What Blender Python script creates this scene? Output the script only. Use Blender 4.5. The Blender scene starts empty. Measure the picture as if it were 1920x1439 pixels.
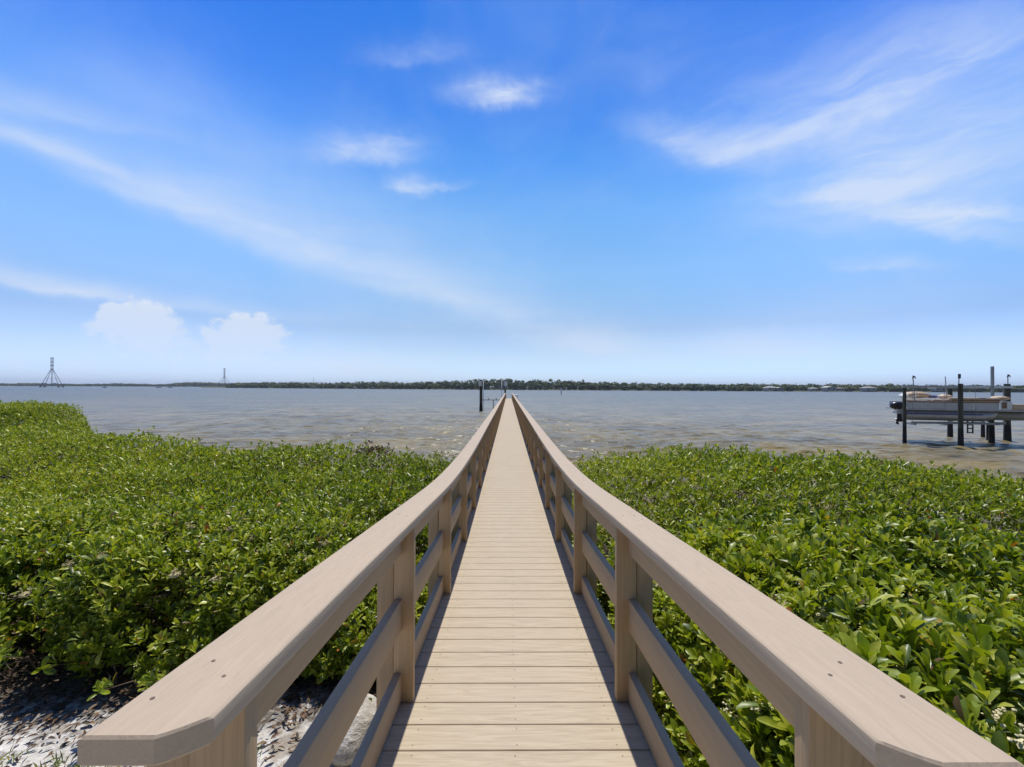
import bpy, bmesh, math, random
import numpy as np
from mathutils import Vector, Matrix, Euler
R = math.radians
S = bpy.context.scene
COL = S.collection
rng = np.random.default_rng(7)
random.seed(7)

# ------------------------------------------------------------------ camera
F = 806.0                      # focal length in pixels of the 1920 px wide photograph
CZ = 3.1                       # eye above the water
cam_d = bpy.data.cameras.new('camera')
cam = bpy.data.objects.new('camera', cam_d); COL.objects.link(cam)
cam_d.sensor_width = 36.0
cam_d.lens = 36.0 * F / 1920.0
cam_d.clip_start = 0.05
cam_d.clip_end = 20000
cam.location = (0, 0, CZ)
cam.rotation_euler = (Matrix.Rotation(R(-0.46), 4, 'Z') @ Matrix.Rotation(R(90.43), 4, 'X')
                      @ Matrix.Rotation(R(0.2), 4, 'Z')).to_euler()
S.camera = cam

# ------------------------------------------------------------------ world
SUN_EL, SUN_AZ = 65.0, 1.0
W = bpy.data.worlds.new('World'); S.world = W; W.use_nodes = True
wt = W.node_tree; wt.nodes.clear()
def N(t, typ, **kw):
    n = t.nodes.new(typ)
    for k, v in kw.items():
        if k.startswith('i_'):
            n.inputs[int(k[2:])].default_value = v
        else:
            setattr(n, k, v)
    return n
def lk(t, a, b): t.links.new(a, b)
def M2(t, op, a, b=None, c=None, clamp=False):
    n = t.nodes.new('ShaderNodeMath'); n.operation = op; n.use_clamp = clamp
    for i, v in enumerate((a, b, c)):
        if v is None: continue
        if hasattr(v, 'is_linked') or hasattr(v, 'links'): t.links.new(v, n.inputs[i])
        else: n.inputs[i].default_value = v
    return n.outputs[0]
def VM(t, op, a, b=None):
    n = t.nodes.new('ShaderNodeVectorMath'); n.operation = op
    for i, v in enumerate((a, b)):
        if v is None: continue
        if hasattr(v, 'links'): t.links.new(v, n.inputs[i])
        else: n.inputs[i].default_value = v
    return n
def MIX(t, fac, a, b, mode='MIX'):
    n = t.nodes.new('ShaderNodeMix'); n.data_type = 'RGBA'; n.blend_type = mode
    for s, v in ((n.inputs[0], fac), (n.inputs[6], a), (n.inputs[7], b)):
        if hasattr(v, 'links'): t.links.new(v, s)
        else: s.default_value = v if not isinstance(v, tuple) or len(v) == 4 else v + (1,)
    return n.outputs[2]
def RAMP(t, fac, stops, interp='LINEAR'):
    n = t.nodes.new('ShaderNodeValToRGB'); n.color_ramp.interpolation = interp
    el = n.color_ramp.elements
    while len(el) < len(stops): el.new(0.5)
    for e, (p, c) in zip(el, stops):
        e.position = p; e.color = c if len(c) == 4 else tuple(c) + (1,)
    t.links.new(fac, n.inputs[0]); return n.outputs[0]
def NOISE(t, vec, scale, detail=3, rough=0.55, dist=0.0, out=0):
    n = t.nodes.new('ShaderNodeTexNoise'); n.inputs['Scale'].default_value = scale
    n.inputs['Detail'].default_value = detail; n.inputs['Roughness'].default_value = rough
    n.inputs['Distortion'].default_value = dist
    t.links.new(vec, n.inputs['Vector']); return n.outputs[out]
def SMOOTH(t, v, a, b, lo=0.0, hi=1.0):
    n = t.nodes.new('ShaderNodeMapRange'); n.interpolation_type = 'SMOOTHSTEP'
    t.links.new(v, n.inputs[0])
    for i, q in enumerate((a, b, lo, hi)): n.inputs[i + 1].default_value = q
    return n.outputs[0]

sky = N(wt, 'ShaderNodeTexSky', sky_type='NISHITA', sun_disc=False)
sky.sun_elevation = R(SUN_EL); sky.sun_rotation = R(SUN_AZ)
sky.air_density = 1.0; sky.dust_density = 0.6; sky.ozone_density = 3.0; sky.altitude = 0
tc = N(wt, 'ShaderNodeTexCoord')
dirn = VM(wt, 'NORMALIZE', tc.outputs['Generated']).outputs[0]
sp = N(wt, 'ShaderNodeSeparateXYZ'); lk(wt, dirn, sp.inputs[0])
az = M2(wt, 'ARCTAN2', sp.outputs[0], sp.outputs[1])
el = M2(wt, 'ARCSINE', sp.outputs[2])
cb = N(wt, 'ShaderNodeCombineXYZ'); lk(wt, az, cb.inputs[0]); lk(wt, el, cb.inputs[1])
pv = cb.outputs[0]
# sky texture graded by elevation; stops above the view set for the fill light
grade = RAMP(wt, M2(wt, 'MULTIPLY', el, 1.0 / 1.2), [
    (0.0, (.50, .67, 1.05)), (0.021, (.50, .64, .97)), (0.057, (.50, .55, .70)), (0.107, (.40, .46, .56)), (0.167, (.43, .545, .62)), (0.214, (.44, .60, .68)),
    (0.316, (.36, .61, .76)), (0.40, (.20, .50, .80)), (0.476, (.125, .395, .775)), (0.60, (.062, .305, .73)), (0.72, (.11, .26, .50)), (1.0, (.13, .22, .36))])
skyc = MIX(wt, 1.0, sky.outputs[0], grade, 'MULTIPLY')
# sky behind the camera dimmed to cut the fill on shaded faces
back_dim = SMOOTH(wt, sp.outputs[1], -0.35, 0.15, 0.50, 1.0)
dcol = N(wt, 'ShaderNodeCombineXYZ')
for q in range(3): lk(wt, M2(wt, 'MULTIPLY', back_dim, 2.0), dcol.inputs[q])
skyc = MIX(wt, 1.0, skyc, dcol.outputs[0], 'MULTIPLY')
def azel(px, py):
    u = (px - 953.5); v = (725.5 + (px - 953.5) * 0.0035 - py)
    return math.atan2(u, F), math.atan2(v, math.hypot(F, u))
def warp(scale, amt, detail=3):
    n = NOISE(wt, pv, scale, detail, 0.6, out=1)
    d = VM(wt, 'SUBTRACT', n, (0.5, 0.5, 0.5)).outputs[0]
    d = VM(wt, 'MULTIPLY', d, (amt, amt, 0)).outputs[0]
    return VM(wt, 'ADD', pv, d).outputs[0]
pw = warp(7, 0.05)
pw2 = warp(22, 0.035, 5)
def gauss(pvec, x0, y0, x1, y1, wpx, amp, power=1.0, crisp=2.4):
    """soft elongated patch of cloud between two directions, half width wpx"""
    a0, e0 = azel(x0, y0); a1, e1 = azel(x1, y1)
    cx, cy = (a0 + a1) / 2, (e0 + e1) / 2
    L = math.hypot(a1 - a0, e1 - e0) / 2; th = math.atan2(e1 - e0, a1 - a0)
    w = wpx / math.hypot(F, (x0 + x1) / 2 - 953.5)
    d = VM(wt, 'SUBTRACT', pvec, (cx, cy, 0)).outputs[0]
    u = VM(wt, 'DOT_PRODUCT', d, (math.cos(th) / L, math.sin(th) / L, 0)).outputs[1]
    v = VM(wt, 'DOT_PRODUCT', d, (-math.sin(th) / w, math.cos(th) / w, 0)).outputs[1]
    v = M2(wt, 'MAXIMUM', v, M2(wt, 'MULTIPLY', v, -crisp))
    r2 = M2(wt, 'ADD', M2(wt, 'MULTIPLY', u, u), M2(wt, 'MULTIPLY', v, v))
    return M2(wt, 'MULTIPLY', M2(wt, 'POWER', 2.718, M2(wt, 'MULTIPLY', r2, -power)), amp)
def SUM(lst):
    s = lst[0]
    for q in lst[1:]: s = M2(wt, 'ADD', s, q)
    return s
left = SUM([gauss(pw, -160, 195, 230, 322, 26, .50), gauss(pw, 60, 280, 520, 452, 40, .50), gauss(pw, 330, 395, 820, 565, 50, .50),
            gauss(pw, 600, 470, 1120, 640, 55, .48), gauss(pw, -200, 150, 275, 242, 34, .42),
            gauss(pw, -60, 512, 260, 562, 26, .80), gauss(pw, 150, 550, 600, 600, 18, .40),
            gauss(pw, 330, 300, 900, 540, 130, .34), gauss(pw, 100, 260, 500, 420, 90, .22), gauss(pw, 100, 120, 420, 200, 60, .16)])
mid = SUM([gauss(pw2, 850, 182, 1000, 180, 26, .95), gauss(pw2, 880, 172, 1030, 158, 12, .35), gauss(pw2, 600, 290, 770, 292, 30, .72), gauss(pw2, 690, 268, 790, 268, 14, .3),
           gauss(pw2, 728, 352, 800, 356, 24, .62), gauss(pw2, 770, 356, 870, 350, 9, .45), gauss(pw2, 700, 108, 870, 100, 20, .34),
           gauss(pw2, 700, 590, 1300, 670, 60, .30)])
right = SUM([gauss(pw2, 1180, 235, 1400, 300, 40, .50), gauss(pw2, 1270, 285, 1600, 225, 46, .66, 1.0, 1.7), gauss(pw, 1500, 230, 2050, 70, 110, .80, 1.0, 1.2),
             gauss(pw, 1460, 370, 2000, 290, 90, .90, 1.0, 1.4), gauss(pw2, 1440, 372, 1720, 352, 22, .40), gauss(pw2, 1640, 395, 1960, 455, 34, .70),
             gauss(pw2, 1650, 400, 2050, 398, 20, .60), gauss(pw, 1000, 40, 2000, 150, 90, .20), gauss(pw2, 1570, 497, 1750, 497, 18, .40),
             gauss(pw, 1380, 600, 1800, 560, 60, .15)])
def streak(th, sx, sy, seed):
    m = N(wt, 'ShaderNodeMapping'); m.inputs['Rotation'].default_value = (0, 0, th)
    m.inputs['Scale'].default_value = (sx, sy, 1); m.inputs['Location'].default_value = (seed, seed, seed)
    lk(wt, pw, m.inputs[0])
    return NOISE(wt, m.outputs[0], 1.0, 6, 0.62, 0.4)
def st(v, lo=.33, hi=.72, a=.30, b=1.15): return SMOOTH(wt, v, lo, hi, a, b)
cir = SUM([M2(wt, 'MULTIPLY', left, M2(wt, 'ADD', st(streak(R(18), 3, 16, 3), .25, .75, .45, .9), M2(wt, 'MULTIPLY', streak(R(20), 10, 60, 4), .2))),
           M2(wt, 'MULTIPLY', mid, M2(wt, 'ADD', st(streak(R(4), 7, 30, 8), .3, .75, .35, 1.0), M2(wt, 'MULTIPLY', streak(R(3), 20, 90, 9), .25))),
           M2(wt, 'MULTIPLY', right, M2(wt, 'ADD', st(streak(R(-14), 3.5, 15, 5), .28, .75, .30, 1.0), M2(wt, 'MULTIPLY', streak(R(-10), 10, 60, 6), .25)))])
veil = M2(wt, 'MULTIPLY', SMOOTH(wt, NOISE(wt, pw, 2.2, 5, 0.6, 0.6), .42, .75), 0.16)
cir = M2(wt, 'MULTIPLY', M2(wt, 'ADD', cir, veil), 1.0, clamp=True)
low = SUM([gauss(pw2, 1020, 645, 1210, 655, 34, .60), gauss(pw2, 1290, 650, 1580, 655, 44, .60), gauss(pw2, -200, 700, 760, 700, 90, .45),
           gauss(pw2, 560, 690, 830, 700, 18, .4)])
# cumulus heads low on the left
pc = warp(34, 0.045, 5)
def puff(x, y, rx, ry, a): return gauss(pc, x - rx, y, x + rx, y, ry, a, 1.0, 1.0)
cum = SUM([puff(258, 618, 60, 40, 1.2), puff(232, 592, 40, 24, 1.0), puff(285, 590, 42, 26, 1.1), puff(200, 612, 36, 22, .8), puff(325, 628, 40, 28, .9),
           puff(465, 632, 60, 34, 1.1), puff(455, 608, 38, 22, 1.0), puff(505, 622, 42, 26, .9), puff(415, 630, 34, 22, .8), puff(20, 682, 46, 30, .9),
           puff(150, 695, 50, 28, .85), puff(360, 668, 240, 26, .6), puff(620, 690, 160, 18, .5)])
bil = NOISE(wt, pv, 42, 6, 0.62)
cumv = M2(wt, 'ADD', cum, M2(wt, 'MULTIPLY', M2(wt, 'SUBTRACT', bil, 0.5), 2.2))
cuma = M2(wt, 'MULTIPLY', SMOOTH(wt, cumv, 0.40, 1.15), SMOOTH(wt, el, 0.02, 0.16, 0.18, 0.76))
CLOUD = (7.0, 7.9, 9.5)
side = SMOOTH(wt, M2(wt, 'ABSOLUTE', sp.outputs[0]), 0.10, 0.78)
skyc = MIX(wt, side, skyc, MIX(wt, 1.0, skyc, (1.13, 1.15, 1.26), 'MULTIPLY'))
c1 = MIX(wt, M2(wt, 'MULTIPLY', cir, 0.80), skyc, CLOUD)
c2 = MIX(wt, M2(wt, 'MULTIPLY', low, 0.8, clamp=True), c1, CLOUD)
c3 = MIX(wt, cuma, c2, (7.8, 8.4, 9.4))
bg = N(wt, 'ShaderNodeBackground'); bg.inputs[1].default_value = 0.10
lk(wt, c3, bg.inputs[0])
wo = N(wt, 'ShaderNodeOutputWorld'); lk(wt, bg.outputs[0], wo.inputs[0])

# ------------------------------------------------------------------ sun and exposure
sd = bpy.data.lights.new('sun', 'SUN'); sd.energy = 4.2; sd.angle = R(0.53); sd.color = (1.0, 0.955, 0.88)
sun = bpy.data.objects.new('sun', sd); COL.objects.link(sun)
sv = Vector((math.sin(R(SUN_AZ)) * math.cos(R(SUN_EL)), math.cos(R(SUN_AZ)) * math.cos(R(SUN_EL)), math.sin(R(SUN_EL))))
sun.rotation_euler = sv.to_track_quat('Z', 'Y').to_euler(); sun.location = (0, 0, 80)
S.view_settings.view_transform = 'Standard'; S.view_settings.look = 'None'
S.view_settings.exposure = 0.0; S.view_settings.gamma = 1.0
S.render.engine = 'CYCLES'
S.cycles.max_bounces = 8; S.cycles.diffuse_bounces = 4; S.cycles.transmission_bounces = 4
S.cycles.volume_bounces = 0

# ------------------------------------------------------------------ helpers
def tag(o, label=None, cat=None, group=None, kind=None):
    if label: o['label'] = label
    if cat: o['category'] = cat
    if group: o['group'] = group
    if kind: o['kind'] = kind
    return o
def thing(name, label, cat, loc, group=None):
    o = bpy.data.objects.new(name, None); COL.objects.link(o); o.location = loc
    o.empty_display_size = 0.2
    return tag(o, label, cat, group)
def wloc(o):
    v = Vector((0, 0, 0))
    while o is not None: v += o.location; o = o.parent
    return v
class MB:
    def __init__(s): s.v = []; s.f = []
    def add(s, vs, fs):
        b = len(s.v); s.v += [tuple(v) for v in vs]; s.f += [tuple(b + i for i in f) for f in fs]; return s
    def box(s, x0, x1, y0, y1, z0, z1, c=0.0):
        bm = bmesh.new(); bmesh.ops.create_cube(bm, size=1)
        for v in bm.verts:
            v.co = Vector(((x0 + x1) / 2 + v.co.x * (x1 - x0), (y0 + y1) / 2 + v.co.y * (y1 - y0), (z0 + z1) / 2 + v.co.z * (z1 - z0)))
        if c > 0: bmesh.ops.bevel(bm, geom=bm.edges[:] , offset=c, segments=2, affect='EDGES', profile=0.5)
        bm.verts.index_update()
        s.add([v.co[:] for v in bm.verts], [[v.index for v in f.verts] for f in bm.faces]); bm.free(); return s
    def tube(s, p0, p1, r0, r1=None, n=10, caps=True):
        r1 = r0 if r1 is None else r1
        p0 = Vector(p0); p1 = Vector(p1); d = (p1 - p0).normalized()
        a = d.orthogonal().normalized(); b = d.cross(a)
        vs = []
        for p, r in ((p0, r0), (p1, r1)):
            for k in range(n):
                t = 2 * math.pi * k / n; vs.append(p + (a * math.cos(t) + b * math.sin(t)) * r)
        fs = [(k, (k + 1) % n, n + (k + 1) % n, n + k) for k in range(n)]
        if caps: fs += [tuple(range(n))[::-1], tuple(range(n, 2 * n))]
        return s.add(vs, fs)
    def path(s, pts, rad, n=8):
        """tube through points, radius per point"""
        P = [Vector(p) for p in pts]; vs = []; fs = []
        for i, p in enumerate(P):
            d = (P[min(i + 1, len(P) - 1)] - P[max(i - 1, 0)]).normalized()
            a = d.cross(Vector((0.13, 0.21, 0.97))).normalized(); b = d.cross(a)
            for k in range(n):
                t = 2 * math.pi * k / n; vs.append(p + (a * math.cos(t) + b * math.sin(t)) * rad[i])
        for i in range(len(P) - 1):
            for k in range(n): fs.append((i * n + k, i * n + (k + 1) % n, (i + 1) * n + (k + 1) % n, (i + 1) * n + k))
        fs += [tuple(range(n))[::-1], tuple(range((len(P) - 1) * n, len(P) * n))]
        return s.add(vs, fs)
    def blob(s, c, r, sub=2, amp=0.0, seed=0, freq=2.0, flat=None):
        bm = bmesh.new(); bmesh.ops.create_icosphere(bm, subdivisions=sub, radius=1)
        rr = random.Random(seed); k = [(Vector((rr.uniform(-1, 1), rr.uniform(-1, 1), rr.uniform(-1, 1))).normalized() * freq * rr.uniform(.6, 2.2), rr.uniform(0, 6.28)) for _ in range(10)]
        for v in bm.verts:
            q = sum(math.sin(v.co.dot(a) + b) for a, b in k) / 5.0
            co = v.co * (1 + amp * q)
            v.co = Vector((c[0] + co.x * r[0], c[1] + co.y * r[1], c[2] + co.z * r[2]))
            if flat is not None: v.co.z = max(v.co.z, flat)
        bm.verts.index_update()
        s.add([v.co[:] for v in bm.verts], [[v.index for v in f.verts] for f in bm.faces]); bm.free(); return s
    def sweep(s, sec, ys, zf, x0=0.0, slope=None):
        """sec: list of (x,z) closed section, swept along y with height zf(y)"""
        n = len(sec); vs = []; fs = []
        for y in ys:
            z = zf(y)
            for (x, dz) in sec: vs.append((x0 + x, y, z + dz))
        for i in range(len(ys) - 1):
            for k in range(n): fs.append((i * n + k, i * n + (k + 1) % n, (i + 1) * n + (k + 1) % n, (i + 1) * n + k))
        fs += [tuple(range(n))[::-1], tuple(range((len(ys) - 1) * n, len(ys) * n))]
        return s.add(vs, fs)
    def build(s, name, mat, parent=None, smooth=False, origin=None, angle=None):
        o0 = wloc(parent) if parent is not None else Vector(origin or (0, 0, 0))
        me = bpy.data.meshes.new(name)
        me.from_pydata([(v[0] - o0.x, v[1] - o0.y, v[2] - o0.z) for v in s.v], [], s.f)
        bm = bmesh.new(); bm.from_mesh(me); bmesh.ops.recalc_face_normals(bm, faces=bm.faces[:]); bm.to_mesh(me); bm.free()
        me.materials.append(mat)
        if smooth or angle:
            me.polygons.foreach_set('use_smooth', [True] * len(me.polygons))
            if angle:
                me.set_sharp_from_angle(angle=R(angle))
        o = bpy.data.objects.new(name, me); COL.objects.link(o)
        if parent is not None: o.parent = parent
        else: o.location = o0
        return o
def copy_tree(o, parent=None):
    c = o.copy(); COL.objects.link(c)
    if parent is not None: c.parent = parent
    for ch in list(o.children): copy_tree(ch, c)
    return c
def rsec(x0, x1, z0, z1, r=0.006, n=3):
    """rounded rectangle section"""
    out = []
    for cx, cz, a0 in ((x1 - r, z1 - r, 0), (x0 + r, z1 - r, 90), (x0 + r, z0 + r, 180), (x1 - r, z0 + r, 270)):
        for k in range(n):
            a = R(a0 + 90 * k / (n - 1)); out.append((cx + r * math.cos(a), cz + r * math.sin(a)))
    return out
# cheap smooth 2-D noise for shapes
_k = [(rng.uniform(-1, 1, 2) * f, rng.uniform(0, 6.28), 1 / f ** 0.8) for f in (0.5, 0.8, 1.1, 1.7, 2.3, 3.1, 4.5, 6.0) for _ in range(3)]
def nz(x, y, fs=1.0, off=0.0):
    s = 0
    for k, p, a in _k: s = s + a * np.sin(k[0] * x * fs + k[1] * y * fs + p + off)
    return s / 6.0

# ------------------------------------------------------------------ materials
def mat(name):
    m = bpy.data.materials.new(name); m.use_nodes = True
    t = m.node_tree; b = t.nodes['Principled BSDF']
    return m, t, b
def objco(t):
    return N(t, 'ShaderNodeTexCoord').outputs['Object']
def mapv(t, v, scale, rot=(0, 0, 0), loc=(0, 0, 0)):
    m = N(t, 'ShaderNodeMapping'); m.inputs['Scale'].default_value = scale
    m.inputs['Rotation'].default_value = rot; m.inputs['Location'].default_value = loc
    lk(t, v, m.inputs[0]); return m.outputs[0]
def bump(t, b, h, strength, dist):
    n = N(t, 'ShaderNodeBump'); n.inputs['Strength'].default_value = strength; n.inputs['Distance'].default_value = dist
    lk(t, h, n.inputs['Height']); lk(t, n.outputs[0], b.inputs['Normal'])
def simple(name, col, rough=0.6, metal=0.0, var=0.12, scale=12.0, bumpd=0.0, spec=0.5):
    m, t, b = mat(name)
    v = objco(t); n = NOISE(t, v, scale, 5, 0.6)
    f = SMOOTH(t, n, 0.3, 0.7)
    lo = tuple(c * (1 - var) for c in col); hi = tuple(min(1, c * (1 + var)) for c in col)
    lk(t, MIX(t, f, lo, hi), b.inputs['Base Color'])
    b.inputs['Roughness'].default_value = rough; b.inputs['Metallic'].default_value = metal
    b.inputs['Specular IOR Level'].default_value = spec
    if bumpd: bump(t, b, n, 0.6, bumpd)
    return m
def wood_paint(name, axis, col=(0.44, 0.32, 0.195), var=0.10):
    """tan painted timber; grain runs along the axis"""
    m, t, b = mat(name); v = objco(t)
    sc = {'x': (2.4, 75, 75), 'y': (75, 2.4, 75), 'z': (75, 75, 2.4)}[axis]
    g = NOISE(t, mapv(t, v, sc), 1.0, 5, 0.65, 1.2)
    sc2 = {'x': (5, 240, 240), 'y': (240, 5, 240), 'z': (240, 240, 5)}[axis]
    g2 = NOISE(t, mapv(t, v, sc2), 1.0, 3, 0.6, 0.3)
    patch = NOISE(t, v, 1.7, 4, 0.6)
    c = MIX(t, SMOOTH(t, g, .3, .7), tuple(q * (1 - var) for q in col), tuple(q * (1 + var) for q in col))
    c = MIX(t, M2(t, 'MULTIPLY', SMOOTH(t, patch, .35, .75), .18), c, tuple(q * f for q, f in zip(col, (1.08, 1.10, 1.14))))
    # fine dirt in the grain and small chips of paint
    c = MIX(t, SMOOTH(t, g2, .58, .80, 0, .30), c, (0.22, 0.17, 0.12))
    chips = NOISE(t, v, 46, 2, 0.5)
    c = MIX(t, SMOOTH(t, chips, .80, .83, 0, .8), c, (0.62, 0.56, 0.48))
    lk(t, c, b.inputs['Base Color'])
    lk(t, SMOOTH(t, g, .2, .8, .62, .78), b.inputs['Roughness'])
    b.inputs['Specular IOR Level'].default_value = 0.35
    h = M2(t, 'ADD', M2(t, 'MULTIPLY', g, .7), M2(t, 'MULTIPLY', g2, .5))
    bump(t, b, h, 0.55, 0.0022)
    return m
MAT = {}
MAT['wood_y'] = wood_paint('painted_timber_lengthwise', 'y')
MAT['cap'] = wood_paint('painted_cap_timber', 'y', (0.485, 0.378, 0.265), 0.06)
MAT['wood_z'] = wood_paint('painted_timber_upright', 'z', (0.46, 0.32, 0.18))
PITCH = 0.1440
Y_SEAM = 1.655
def deck_mat():
    m, t, b = mat('composite_deck_boards'); v = objco(t)
    s = N(t, 'ShaderNodeSeparateXYZ'); lk(t, v, s.inputs[0])
    idx = M2(t, 'FLOOR', M2(t, 'DIVIDE', M2(t, 'SUBTRACT', s.outputs[1], Y_SEAM), PITCH))
    wn = N(t, 'ShaderNodeTexWhiteNoise'); wn.noise_dimensions = '1D'; lk(t, idx, wn.inputs['W'])
    c3_ = N(t, 'ShaderNodeCombineXYZ'); lk(t, M2(t, 'MULTIPLY', wn.outputs[0], 37.0), c3_.inputs[0]); lk(t, M2(t, 'MULTIPLY', wn.outputs[0], 91.0), c3_.inputs[1])
    vv = VM(t, 'ADD', v, c3_.outputs[0]).outputs[0]
    g = NOISE(t, mapv(t, vv, (2.6, 38, 1)), 1.0, 5, 0.62, 2.2)
    g2 = NOISE(t, mapv(t, vv, (12, 230, 1)), 1.0, 3, 0.6)
    base = MIX(t, SMOOTH(t, g, .34, .66), (0.43, 0.345, 0.235), (0.53, 0.445, 0.315))
    base = MIX(t, M2(t, 'MULTIPLY', wn.outputs[0], 0.22), base, (0.52, 0.41, 0.29))
    base = MIX(t, SMOOTH(t, g2, .60, .78, 0, .25), base, (0.33, 0.25, 0.18))
    big = NOISE(t, v, 0.9, 4, 0.6)
    base = MIX(t, SMOOTH(t, big, .55, .78, 0, .18), base, (0.40, 0.33, 0.26))
    lk(t, base, b.inputs['Base Color'])
    b.inputs['Roughness'].default_value = 0.62; b.inputs['Specular IOR Level'].default_value = 0.4
    bump(t, b, M2(t, 'ADD', g, g2), 0.5, 0.0012)
    return m
MAT['deck'] = deck_mat()
MAT['screw'] = simple('rusty_screw', (0.17, 0.13, 0.095), 0.6, 0.5)
MAT['pile'] = None
def pile_mat():
    m, t, b = mat('weathered_dark_piling'); v = N(t, 'ShaderNodeNewGeometry').outputs['Position']
    s = N(t, 'ShaderNodeSeparateXYZ'); lk(t, v, s.inputs[0])
    g = NOISE(t, mapv(t, v, (14, 14, 1.2)), 1.0, 5, 0.65)
    c = MIX(t, SMOOTH(t, g, .3, .7), (0.035, 0.036, 0.025), (0.105, 0.100, 0.070))
    z = M2(t, 'ADD', s.outputs[2], M2(t, 'MULTIPLY', NOISE(t, v, 5, 3), .35))
    c = MIX(t, SMOOTH(t, z, 1.05, 1.35, 1, 0), c, (0.014, 0.015, 0.017))   # tide-wet and barnacled below
    lk(t, c, b.inputs['Base Color']); b.inputs['Roughness'].default_value = 0.85
    bump(t, b, g, 0.8, 0.02); return m
MAT['pile'] = pile_mat()
MAT['alu'] = simple('brushed_aluminium', (0.42, 0.43, 0.45), 0.42, 0.55, 0.1, 6)
MAT['galv'] = simple('galvanised_steel', (0.30, 0.32, 0.33), 0.55, 0.4, 0.15, 9)
MAT['white'] = simple('white_gelcoat', (0.74, 0.75, 0.75), 0.35, 0, 0.04, 5)
MAT['hullgrey'] = simple('pontoon_fence_panel', (0.50, 0.52, 0.54), 0.4, 0.1, 0.06, 3)
MAT['tan'] = simple('tan_vinyl', (0.56, 0.42, 0.28), 0.55, 0, 0.12, 8, 0.004)
MAT['brown'] = simple('brown_vinyl_trim', (0.22, 0.12, 0.06), 0.5, 0, 0.15, 8)
MAT['black'] = simple('black_engine_cowl', (0.013, 0.013, 0.017), 0.3, 0, 0.2, 8)
MAT['navy'] = simple('navy_stripe', (0.05, 0.05, 0.13), 0.35, 0, 0.1, 8)
MAT['stem'] = simple('mangrove_bark', (0.11, 0.075, 0.05), 0.85, 0, 0.4, 30, 0.004)
MAT['concrete'] = simple('dark_concrete', (0.10, 0.105, 0.11), 0.9, 0, 0.2, 1)
MAT['steel'] = simple('tower_steel', (0.16, 0.17, 0.19), 0.6, 0.3, 0.1, 1)
MAT['wall'] = simple('pale_stucco', (0.42, 0.41, 0.37), 0.8, 0, 0.05, 0.5)
MAT['roof'] = simple('pale_roof', (0.30, 0.30, 0.29), 0.7, 0, 0.1, 0.8)
MAT['roof_dark'] = simple('brown_roof', (0.20, 0.16, 0.13), 0.8, 0, 0.15, 0.8)
MAT['glass'] = simple('dark_window_glass', (0.03, 0.04, 0.05), 0.08, 0, 0.1, 1)
MAT['flower'] = simple('cream_blossom', (0.66, 0.60, 0.36), 0.7, 0, 0.2, 60)
MAT['seedhead'] = simple('tan_seed_head', (0.40, 0.33, 0.16), 0.8, 0, 0.25, 60)
MAT['sign'] = simple('white_sign', (0.78, 0.78, 0.80), 0.5, 0, 0.03, 2)
MAT['rope'] = simple('grey_cable', (0.25, 0.25, 0.25), 0.6, 0.3)
def rock_mat():
    m, t, b = mat('pitted_limestone'); v = objco(t)
    n = NOISE(t, v, 9, 7, 0.7); n2 = NOISE(t, v, 38, 4, 0.6)
    c = MIX(t, SMOOTH(t, n, .35, .65), (0.42, 0.37, 0.30), (0.68, 0.64, 0.57))
    c = MIX(t, SMOOTH(t, n2, .56, .68, 0, .75), c, (0.17, 0.14, 0.11))
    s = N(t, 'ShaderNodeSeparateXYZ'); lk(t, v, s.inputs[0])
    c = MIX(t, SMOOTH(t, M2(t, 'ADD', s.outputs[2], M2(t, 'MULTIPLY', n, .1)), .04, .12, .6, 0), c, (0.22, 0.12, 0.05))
    lk(t, c, b.inputs['Base Color']); b.inputs['Roughness'].default_value = 0.95
    bump(t, b, M2(t, 'ADD', n, M2(t, 'MULTIPLY', n2, .5)), 1.0, 0.03); return m
MAT['rock'] = rock_mat()
def sand_mat():
    m, t, b = mat('white_shell_sand'); v = objco(t)
    n = NOISE(t, v, 2.2, 6, 0.65); n2 = NOISE(t, v, 60, 4, 0.7); n3 = NOISE(t, v, 14, 4, 0.65)
    c = MIX(t, SMOOTH(t, n, .3, .7), (0.62, 0.58, 0.52), (0.80, 0.78, 0.74))
    c = MIX(t, SMOOTH(t, n2, .5, .75, 0, .5), c, (0.35, 0.29, 0.22))
    # damp peat and old litter under the bushes and the muddy slope
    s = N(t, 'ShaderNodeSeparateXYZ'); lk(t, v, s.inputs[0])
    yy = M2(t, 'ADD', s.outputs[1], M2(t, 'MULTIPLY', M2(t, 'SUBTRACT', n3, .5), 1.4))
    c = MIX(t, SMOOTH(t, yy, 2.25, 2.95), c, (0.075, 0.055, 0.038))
    pt = NOISE(t, v, 3.6, 5, 0.7)
    c = MIX(t, SMOOTH(t, pt, .52, .64, 0, .6), c, (0.26, 0.19, 0.12))
    c = MIX(t, SMOOTH(t, n3, .58, .68, 0, .40), c, (0.12, 0.085, 0.055))
    lk(t, c, b.inputs['Base Color']); b.inputs['Roughness'].default_value = 0.95
    bump(t, b, M2(t, 'ADD', n3, M2(t, 'MULTIPLY', n2, .3)), 0.8, 0.03); return m
MAT['sand'] = sand_mat()
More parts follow.
